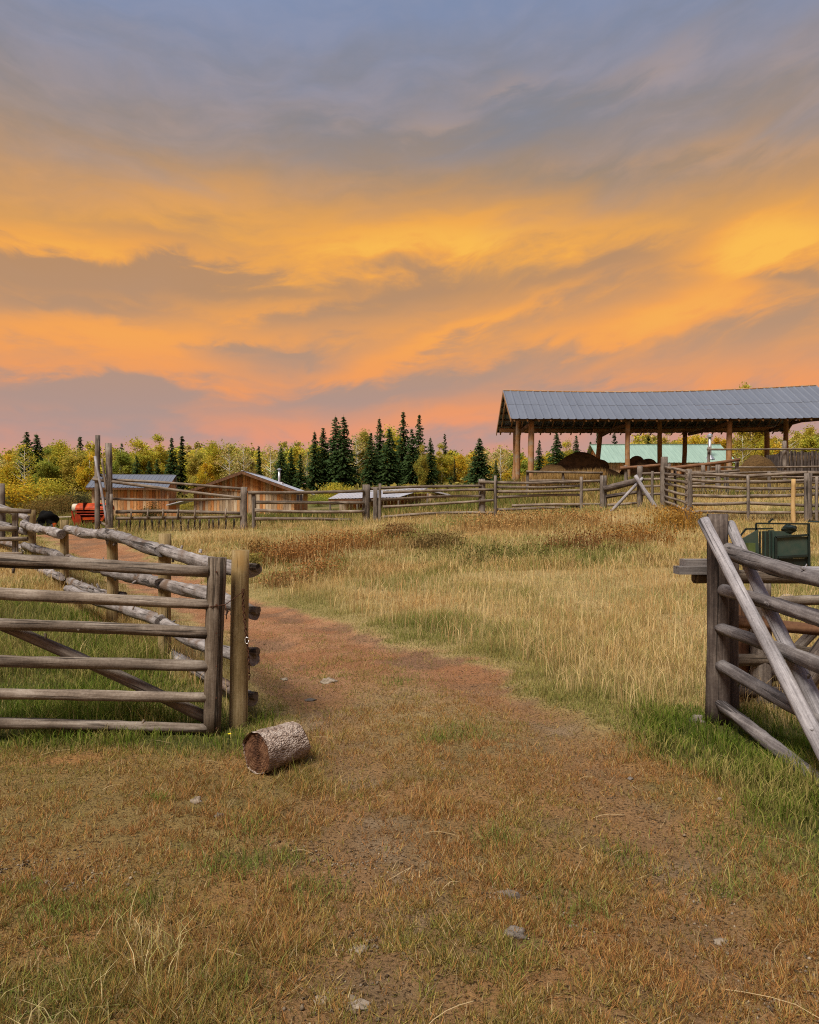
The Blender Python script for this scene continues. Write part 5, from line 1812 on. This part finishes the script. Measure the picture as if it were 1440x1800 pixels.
def build_far_wood():
    """the wood behind the first row of trees, too dense to tell apart"""
    g = np.random.default_rng(77)
    Vs, Fs, Cs = [], [], []
    off = 0
    for j in range(330):
        D = g.uniform(128, 190)
        x = g.uniform(-.66, .80) * D
        px = 720 + x / D * FOC
        if g.random() < .25 and (540 < px < 800 or px < 330):
            V, F, C = FARP[1][int(g.integers(0, 2))]
            hh, tint = 14.0, np.array((1.1, 1.1, 1.0))
            keep = g.random(len(F)) < .7
        else:
            V, F, C = FARP[0][int(g.integers(0, 4))]
            hh, tint = 13.0, np.array([YG, OL, GR, YE, PA][int(g.choice(5, p=[.36, .24, .10, .12, .18]))])
            keep = g.random(len(F)) < .85
        F = F[keep]
        yt = g.uniform(770, 806) if px < 560 else (g.uniform(782, 812) if px < 1120 else g.uniform(748, 792))
        z0 = H(x, D)
        s = ((CAMZ + (900 - yt) / FOC * D) - z0) / hh
        a = g.uniform(0, 6.28)
        W_ = V[F.ravel()] * s * np.array([1.15, 1.15, 1])
        W_ = np.stack([W_[:, 0] * math.cos(a) - W_[:, 1] * math.sin(a) + x, W_[:, 0] * math.sin(a) + W_[:, 1] * math.cos(a) + D, W_[:, 2] + z0], 1)
        Vs.append(W_)
        Cs.append(C[F.ravel()] * tint)
        Fs.append(np.arange(len(W_)).reshape(-1, 4) + off)
        off += len(W_)
    # undergrowth
    n = 16000
    D = g.uniform(88, 128, n)
    x = g.uniform(-.64, .64, n) * D
    z = hgt(x, D) + g.uniform(0, 1, n) ** 1.6 * 3.2 * fbm(x, D, .12, 5)
    P = np.stack([x, D, z], 1)
    a = g.normal(0, 1, (n, 3)); a /= np.linalg.norm(a, axis=1)[:, None]
    b = np.cross(a, g.normal(0, 1, (n, 3))); b /= np.linalg.norm(b, axis=1)[:, None]
    s = g.uniform(.18, .42, n)[:, None]
    V = np.stack([P - a * s, P + b * s * .7, P + a * s, P - b * s * .7], 1).reshape(-1, 3)
    t = fbm(x, D, .08, 15)[:, None]
    c = (np.array((.15, .16, .045)) * (1 - t) + np.array((.32, .24, .06)) * t) * g.uniform(.6, 1.3, n)[:, None]
    u = np_mesh('undergrowth', V, np.arange(n * 4).reshape(-1, 4), np.repeat(c, 4, 0))
    o = obj('undergrowth', u, M['blade'])
    tag(o, 'mixed olive undergrowth along the foot of the wood', 'undergrowth', kind='stuff')
    me = np_mesh('far_wood', np.vstack(Vs), np.vstack(Fs), np.vstack(Cs))
    o = obj('far_wood', me, M['blade'])
    tag(o, 'dense yellow-green wood behind the first row of trees', 'wood', kind='stuff')


build_far_wood()


# ------------------------------------------------------------------ grasses
def blades(name, x, y, h, w, lean, col, label, dz=0.0, az=None, curl=.5, tipcol=None, cat='grass'):
    n = len(x)
    z = hg(x, y) + dz
    a = rng.uniform(0, 2 * math.pi, n) if az is None else az
    f = rng.uniform(0, 2 * math.pi, n)
    dx, dy = np.cos(a), np.sin(a)
    sx, sy = np.cos(f) * w * .5, np.sin(f) * w * .5
    horiz = np.sin(lean)
    vert = np.cos(lean)
    B = np.stack([x, y, z - .004], 1)
    S = np.stack([sx, sy, np.zeros(n)], 1)
    mid = B + np.stack([dx * horiz * h * .5 * (1 - curl * .5), dy * horiz * h * .5 * (1 - curl * .5), vert * h * .55], 1)
    tip = B + np.stack([dx * horiz * h * (1 + curl * .3), dy * horiz * h * (1 + curl * .3), vert * h * (1 - curl * .15 * np.ones(n))], 1)
    V = np.stack([B - S, B + S, mid + S * .8, mid - S * .8, tip], 1).reshape(-1, 3)
    i = np.arange(n) * 5
    Q = np.stack([i, i + 1, i + 2, i + 3], 1)
    T = np.stack([i + 3, i + 2, i + 4], 1)
    tc = col if tipcol is None else tipcol
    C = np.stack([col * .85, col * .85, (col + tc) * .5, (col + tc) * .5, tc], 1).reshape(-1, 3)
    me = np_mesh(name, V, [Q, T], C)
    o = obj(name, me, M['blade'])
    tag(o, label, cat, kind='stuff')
    return o


def turf(name, x, y, h, w, lean, col, label):
    n = len(x)
    z = hg(x, y)
    a, f = rng.uniform(0, 2 * math.pi, n), rng.uniform(0, 2 * math.pi, n)
    B = np.stack([x, y, z - .003], 1)
    S = np.stack([np.cos(f) * w * .5, np.sin(f) * w * .5, np.zeros(n)], 1)
    tip = B + np.stack([np.cos(a) * np.sin(lean) * h, np.sin(a) * np.sin(lean) * h, np.cos(lean) * h + .004], 1)
    V = np.stack([B - S, B + S, tip], 1).reshape(-1, 3)
    o = obj(name, np_mesh(name, V, np.arange(n * 3).reshape(-1, 3), np.repeat(col, 3, 0)), M['blade'])
    tag(o, label, 'grass', kind='stuff')


def scatter(n, y0, y1, fall=1.0, xw=.60, xm=1.2):
    """points in the strip of ground in front of the gateway"""
    u = rng.random(n)
    if fall == 1.0:
        y = y0 * (y1 / y0) ** u
    else:
        p = 1 - fall
        y = (y0 ** p + u * (y1 ** p - y0 ** p)) ** (1 / p)
    x = rng.uniform(-1, 1, n) * (xw * y + xm)
    return x, y


def mixcol(x, y, cols, n1s=.9, seed=0, jit=.25, con=.5):
    """pick blade colours from a palette by patchy noise"""
    cols = np.array(cols)
    t = np.clip(fbm(x, y, n1s, seed) + rng.normal(0, .16, len(x)), 0, .999)
    t = np.clip((t - .5 + con / 2) / con, 0, .999) * (len(cols) - 1)
    i = t.astype(int)
    f = (t - i)[:, None]
    c = cols[i] * (1 - f) + cols[np.minimum(i + 1, len(cols) - 1)] * f
    return c * rng.uniform(1 - jit, 1 + jit, (len(x), 1)) * 1.3


def build_grass():
    # 1 short trodden turf
    x, y = scatter(1300000, 1.9, 11.0, 1.5)
    road, rut, lush, fore, sd = masks(x, y)
    pn = fbm(x, y, 2.2, 91)
    cl = sst(vn(x, y, 15, 93) * .6 + vn(x, y, 34, 94) * .4, .28, .62)
    keep = rng.random(len(x)) < np.clip(np.maximum(fore, road) * (1 - .62 * rut) * (1 - .45 * road * sst(y, 5.5, 8)) * (.35 + 1.0 * sst(pn, .30, .62)) * (.22 + .95 * cl) * (1 - lush), 0, 1)
    x, y, rut, road, cl = x[keep], y[keep], rut[keep], road[keep], cl[keep]
    n = len(x)
    c = mixcol(x, y, [(.24, .115, .042), (.27, .14, .048), (.26, .185, .06), (.19, .155, .042), (.13, .135, .03)], .8, 7, .45)
    st = (rng.random(n) < .12)[:, None]
    c = np.where(st, np.array((.44, .33, .17)) * rng.uniform(.7, 1.2, (n, 1)), c)
    h = rng.gamma(3.0, .009, n) + .008
    c *= (.72 + .45 * cl)[:, None]
    h *= (.45 + .75 * cl) * .8 * (1 + .9 * sst(fbm(x, y, 1.1, 17), .5, .7))
    c *= .84
    turf('short_grass', x, y, h, rng.uniform(.003, .0058, n), rng.uniform(.3, 1.45, n), c, 'short trodden brown and olive turf of the gateway')
    # 2 green tufts in the turf
    tx, ty, tr, td = [], [], [], []
    spots = [(280, 1412, .05, 120), (400, 1520, .16, 420), (110, 1610, .16, 500), (560, 1560, .14, 240), (870, 1470, .12, 260), (370, 1740, .15, 300), (80, 1760, .2, 420),
             (820, 1290, .22, 420), (770, 1300, .12, 260), (1000, 1600, .15, 200), (920, 1540, .13, 200), (1270, 1470, .2, 300), (1400, 1520, .3, 700), (230, 1610, .14, 240), (500, 1500, .1, 160),
             (700, 1200, .2, 260), (1280, 1560, .12, 160), (40, 1570, .07, 120), (440, 1460, .12, 160), (900, 1690, .1, 120), (1100, 1500, .13, 160)]
    for px, py, r, k in spots:
        cx, cy = gp(px, py)
        tx += list(cx + rng.normal(0, r, k) * .6)
        ty += list(cy + rng.normal(0, r, k) * .6)
    tx, ty = np.array(tx), np.array(ty)
    n = len(tx)
    c = mixcol(tx, ty, [(.13, .14, .03), (.10, .135, .028), (.20, .185, .06)], 3, 77)
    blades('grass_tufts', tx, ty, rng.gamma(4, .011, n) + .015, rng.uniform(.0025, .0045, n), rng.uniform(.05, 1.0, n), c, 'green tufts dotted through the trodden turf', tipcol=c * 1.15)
    # 3 pale tussock in the lower corner
    tx, ty = [], []
    for px, py, r, k in ((275, 1705, .05, 45), (300, 1690, .035, 30), (240, 1670, .05, 14), (150, 1790, .10, 60), (20, 1790, .12, 50), (210, 1640, .05, 16), (330, 1770, .08, 18)):
        cx, cy = gp(px, py)
        tx += list(cx + rng.normal(0, r, k))
        ty += list(cy + rng.normal(0, r, k))
    tx, ty = np.array(tx), np.array(ty)
    n = len(tx)
    c = mixcol(tx, ty, [(.34, .28, .13), (.42, .34, .18), (.25, .24, .08)], 3, 78)
    blades('pale_tussock', tx, ty, rng.gamma(5, .021, n) + .02, rng.uniform(.0022, .0042, n), rng.uniform(.1, 1.1, n), c, 'pale bleached grass tussocks at the bottom of the picture', curl=.9)
    # 4 lush green grass round both gates
    x, y = scatter(320000, 2.9, 16, 1.2, .66, 1.5)
    road, rut, lush, fore, sd = masks(x, y)
    keep = rng.random(len(x)) < lush * (.35 + .9 * sst(fbm(x, y, 2.4, 23), .35, .6))
    x, y = x[keep], y[keep]
    n = len(x)
    c = mixcol(x, y, [(.050, .080, .010), (.075, .105, .014), (.12, .132, .026), (.21, .17, .06)], .9, 29)
    hs = .05 + .17 * sst(fbm(x, y, 1.4, 33), .3, .75)
    hs *= np.where((x < 0) & (y < 5.75), .42, 1.0)
    hs *= np.where((x > 1.5) & (y < 5.6), .75, 1.0) * np.where(y > 7, 1.35, 1)
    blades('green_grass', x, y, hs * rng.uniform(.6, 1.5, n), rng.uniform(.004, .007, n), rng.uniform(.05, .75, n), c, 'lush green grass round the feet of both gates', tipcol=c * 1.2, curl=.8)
    # 5 dry meadow, near band and far band
    for nm, n0, y0, y1, fall, wid, hh, lab in (('meadow_grass', 420000, 5.6, 15, 1.35, .0038, .56, 'straw-coloured dry grass of the meadow near the track'),
                                              ('meadow_grass', 360000, 15, 34, 1.3, .0080, .72, 'dry golden grass of the upper meadow below the pole fence')):
        x, y = scatter(n0, y0, y1, fall, .60, 1.5)
        road, rut, lush, fore, sd = masks(x, y)
        pn = fbm(x, y, .8, 131)
        keep = rng.random(len(x)) < np.clip((1 - sst(-sd, -.10, .10)) * (1 - .92 * fore) * (1 - .93 * lush) * (.45 + .8 * sst(pn, .3, .6)), 0, 1)
        x, y, sd = x[keep], y[keep], sd[keep]
        n = len(x)
        c = mixcol(x, y, [(.14, .155, .038), (.22, .205, .066), (.34, .27, .11), (.45, .345, .17), (.36, .235, .09)], .5, 141, .35, .34)
        red = sst(fbm(x, y, .35, 151), .5, .68)[:, None] * sst(y, 11, 17)[:, None] * (.55 * rng.random((n, 1)))
        c = c * (1 - red) + np.array((.26, .115, .05)) * red
        edge = sst(sd, 0, .9)
        gr = (1 - sst(sd, .1, 1.5))[:, None] * .6
        c = c * (1 - gr) + np.array((.16, .17, .04)) * gr
        ho = sst(fbm(x, y, .55, 163), .36, .62)
        h = (.06 + .17 * edge * (.35 + .65 * ho)) * hh * (.55 + .9 * sst(fbm(x, y, .7, 161), .25, .75)) * rng.uniform(.5, 1.5, n)
        h *= np.where(fbm(x, y, 2.6, 167) > .56, 1.5, .9)
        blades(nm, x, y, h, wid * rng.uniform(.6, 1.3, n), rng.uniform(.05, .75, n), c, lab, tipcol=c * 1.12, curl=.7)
    # seed-head stalks
    x, y = scatter(26000, 6.2, 30, 1.35, .6, 1.5)
    road, rut, lush, fore, sd = masks(x, y)
    keep = (sd > .35) & (rng.random(len(x)) < (1 - fore) * (1 - lush))
    x, y = x[keep], y[keep]
    n = len(x)
    c = mixcol(x, y, [(.42, .31, .14), (.50, .39, .20), (.36, .22, .09)], .6, 171)
    blades('seed_stalks', x, y, rng.uniform(.2, .42, n), .0028 + .0003 * y, rng.uniform(.02, .5, n), c, 'taller pale seed stalks scattered over the meadow', curl=.9)
    # 6 brown and rusty weeds
    tx, ty, th, tc = [], [], [], []
    for px, py, r, k, h, col in ((765, 962, .6, 800, .34, (.13, .09, .035)), (700, 945, .5, 500, .38, (.17, .10, .04)), (600, 965, 1.3, 900, .42, (.21, .105, .035)), (520, 985, .9, 800, .40, (.20, .095, .032)),
                                 (500, 1030, .45, 350, .26, (.21, .115, .045)), (560, 1015, .5, 400, .33, (.21, .10, .035)), (1020, 965, 1.0, 500, .40, (.15, .075, .03)), (1120, 955, 1.0, 700, .45, (.22, .11, .032)),
                                 (1190, 930, .7, 700, .6, (.26, .14, .03)), (850, 985, 1.0, 500, .3, (.10, .095, .03)), (960, 985, .9, 500, .28, (.11, .11, .03)), (470, 920, .5, 600, .5, (.07, .075, .022)),
                                 (330, 925, .8, 500, .5, (.10, .085, .03)), (560, 915, .8, 600, .45, (.07, .075, .022)), (1000, 925, 1.4, 800, .45, (.25, .14, .05)), (880, 930, 1.4, 800, .45, (.27, .16, .06)),
                                 (440, 1000, .25, 300, .33, (.16, .13, .035)), (450, 975, .3, 300, .36, (.20, .12, .04))):
        cx, cy = gp(px, py)
        k2 = int(k * 2.0)
        tx += list(cx + rng.normal(0, r, k2) * .55)
        ty += list(cy + rng.normal(0, r, k2) * .5)
        th += list(rng.uniform(.05, 1, k2) * h)
        tc += [np.array(col) * q for q in rng.uniform(.9, 1.9, k2)]
    tx, ty, th, tc = np.array(tx), np.array(ty), np.array(th), np.array(tc)
    n = len(tx)
    z = hg(tx, ty) + th
    P = np.stack([tx, ty, z], 1)
    a = rng.normal(0, 1, (n, 3)); a /= np.linalg.norm(a, axis=1)[:, None]
    b = np.cross(a, rng.normal(0, 1, (n, 3))); b /= np.linalg.norm(b, axis=1)[:, None]
    s = (.007 + .0009 * ty)[:, None] * rng.uniform(.6, 1.4, (n, 1))
    V = np.stack([P - a * s, P + b * s * .6, P + a * s, P - b * s * .6], 1).reshape(-1, 3)
    o = obj('weed_leaves', np_mesh('weed_leaves', V, np.arange(n * 4).reshape(-1, 4), np.repeat(tc, 4, 0)), M['blade'])
    tag(o, 'rusty brown weed patches in the meadow', 'weeds', kind='stuff')
    sel = rng.random(n) < .30
    blades('weed_stems', tx[sel], ty[sel], th[sel] + .05, .004 + .0006 * ty[sel], rng.uniform(0, .25, sel.sum()), tc[sel] * .8, 'thin brown stems of the meadow weeds', cat='weeds')
    # 7 rough grass beyond the fence and before the barn
    n = 70000
    D = rng.uniform(28, 62, n)
    x = rng.uniform(-.6, .6, n) * D
    c = mixcol(x, D, [(.075, .095, .022), (.13, .125, .03), (.22, .165, .06), (.26, .18, .07)], .12, 181)
    blades('rough_grass', x, D, rng.uniform(.2, .6, n), rng.uniform(.02, .035, n), rng.uniform(.05, .5, n), c, 'rough grass and weeds between the pole fence and the buildings')
    n = 5200
    x, D = rng.uniform(5.6, 9.6, n), rng.uniform(38.1, 40, n)
    c = mixcol(x, D, [(.20, .12, .04), (.30, .19, .07), (.36, .25, .11)], .5, 191)
    blades('tall_dry_grass', x, D, rng.uniform(.5, 1.15, n), rng.uniform(.02, .03, n), rng.uniform(.02, .2, n), c, 'tall dry reedy grass in front of the barn corner')
    # 8 straw lying about
    k = 280
    x, y = scatter(k, 2.1, 9, 1.2)
    a = rng.uniform(0, 2 * math.pi, k)
    L_ = rng.gamma(2.2, .05, k) + .03
    V, Q, C = [], [], []
    for i in range(k):
        bend = rng.normal(0, .5)
        pts = []
        px_, py_, aa = x[i], y[i], a[i]
        for s in range(5):
            pts.append((px_, py_))
            px_ += math.cos(aa) * L_[i] / 4
            py_ += math.sin(aa) * L_[i] / 4
            aa += bend / 4
        pts = np.array(pts)
        zz = hg(pts[:, 0], pts[:, 1]) + np.array([.012, .022, .026, .022, .014]) * rng.uniform(.6, 1.4)
        w = rng.uniform(.0008, .0016)
        nrm = np.array([-math.sin(a[i]), math.cos(a[i])]) * w
        o0 = len(V)
        for s in range(5):
            V += [(pts[s, 0] - nrm[0], pts[s, 1] - nrm[1], zz[s]), (pts[s, 0] + nrm[0], pts[s, 1] + nrm[1], zz[s] + .001)]
        for s in range(4):
            Q.append((o0 + 2 * s, o0 + 2 * s + 1, o0 + 2 * s + 3, o0 + 2 * s + 2))
        C += [np.array((.44, .33, .18)) * rng.uniform(.5, 1.15)] * 10
    o = obj('loose_straw', np_mesh('loose_straw', V, np.array(Q), np.array(C)), M['blade'])
    tag(o, 'loose pale straws lying over the trodden turf', 'straw', kind='stuff')
    # 9 pebbles, dead leaves and chips
    xs, ys, ss, cc = [], [], [], []
    px, py = scatter(9000, 2.0, 13, 1.3)
    road, rut, lush, fore, sd = masks(px, py)
    kp = (rng.random(len(px)) < .12 + .9 * rut) & (lush < .3) & (sd < .3)
    for a_, b_ in zip(px[kp], py[kp]):
        xs.append(a_); ys.append(b_); ss.append(rng.gamma(1.8, .0017) + .0015); cc.append(np.array([(.30, .23, .16), (.20, .14, .09), (.11, .075, .05)][rng.integers(0, 3)]) * rng.uniform(.7, 1.2))
    for qx, qy, r, k in ((70, 1540, .16, 420), (140, 1560, .12, 160), (635, 1650, .06, 90), (640, 1500, .12, 120), (540, 1490, .1, 60), (1395, 1730, .2, 260), (600, 1750, .1, 80), (1230, 1570, .15, 80), (895, 1580, .06, 70), (1010, 1620, .12, 90)):
        cx, cy = gp(qx, qy)
        for _ in range(k):
            xs.append(cx + rng.normal(0, r)); ys.append(cy + rng.normal(0, r * .7)); ss.append(rng.uniform(.003, .010)); cc.append(np.array([(.34, .27, .19), (.22, .17, .12), (.08, .055, .035)][rng.integers(0, 3)]) * rng.uniform(.7, 1.2))
    xs, ys, ss, cc = map(np.array, (xs, ys, ss, cc))
    n = len(xs)
    z = hg(xs, ys) + ss * .3
    P = np.stack([xs, ys, z], 1)
    base = np.array([(1, 0, 0), (0, 1, 0), (-1, 0, 0), (0, -1, 0), (0, 0, .7), (0, 0, -.5)], float)
    ang = rng.uniform(0, 6.28, n)
    J = base[None] * rng.uniform(.5, 1.3, (n, 6, 1)) * ss[:, None, None]
    X_ = J[..., 0] * np.cos(ang)[:, None] - J[..., 1] * np.sin(ang)[:, None]
    Y_ = J[..., 0] * np.sin(ang)[:, None] + J[..., 1] * np.cos(ang)[:, None]
    V = np.stack([X_, Y_, J[..., 2]], -1) + P[:, None, :]
    tri = np.array([(0, 1, 4), (1, 2, 4), (2, 3, 4), (3, 0, 4), (1, 0, 5), (2, 1, 5), (3, 2, 5), (0, 3, 5)])
    F = (tri[None] + (np.arange(n) * 6)[:, None, None]).reshape(-1, 3)
    o = obj('ground_litter', np_mesh('ground_litter', V.reshape(-1, 3), F, np.repeat(cc, 6, 0)), M['blade'])
    tag(o, 'small pebbles, chips and dead leaves on the ground', 'litter', kind='stuff')
    # one yellow flower by the gate
    cx, cy = gp(401, 1318)
    z = H(cx, cy)
    f = thing('yellow_flower', 'single small yellow flower in the grass below the gate stile', 'flower', (cx, cy, z))
    part('stem', MB().tube([(cx, cy, z), (cx + .01, cy, z + .09)], .0015, 4), M['green_paint'], f)
    for i in range(7):
        a = i * 2 * math.pi / 7
        p = Vector((cx + .01, cy, z + .092))
        part('petal', MB().bar(p, p + Vector((math.cos(a) * .012, math.sin(a) * .012, .004)), .007, .002), M['flower'], f)


build_grass()
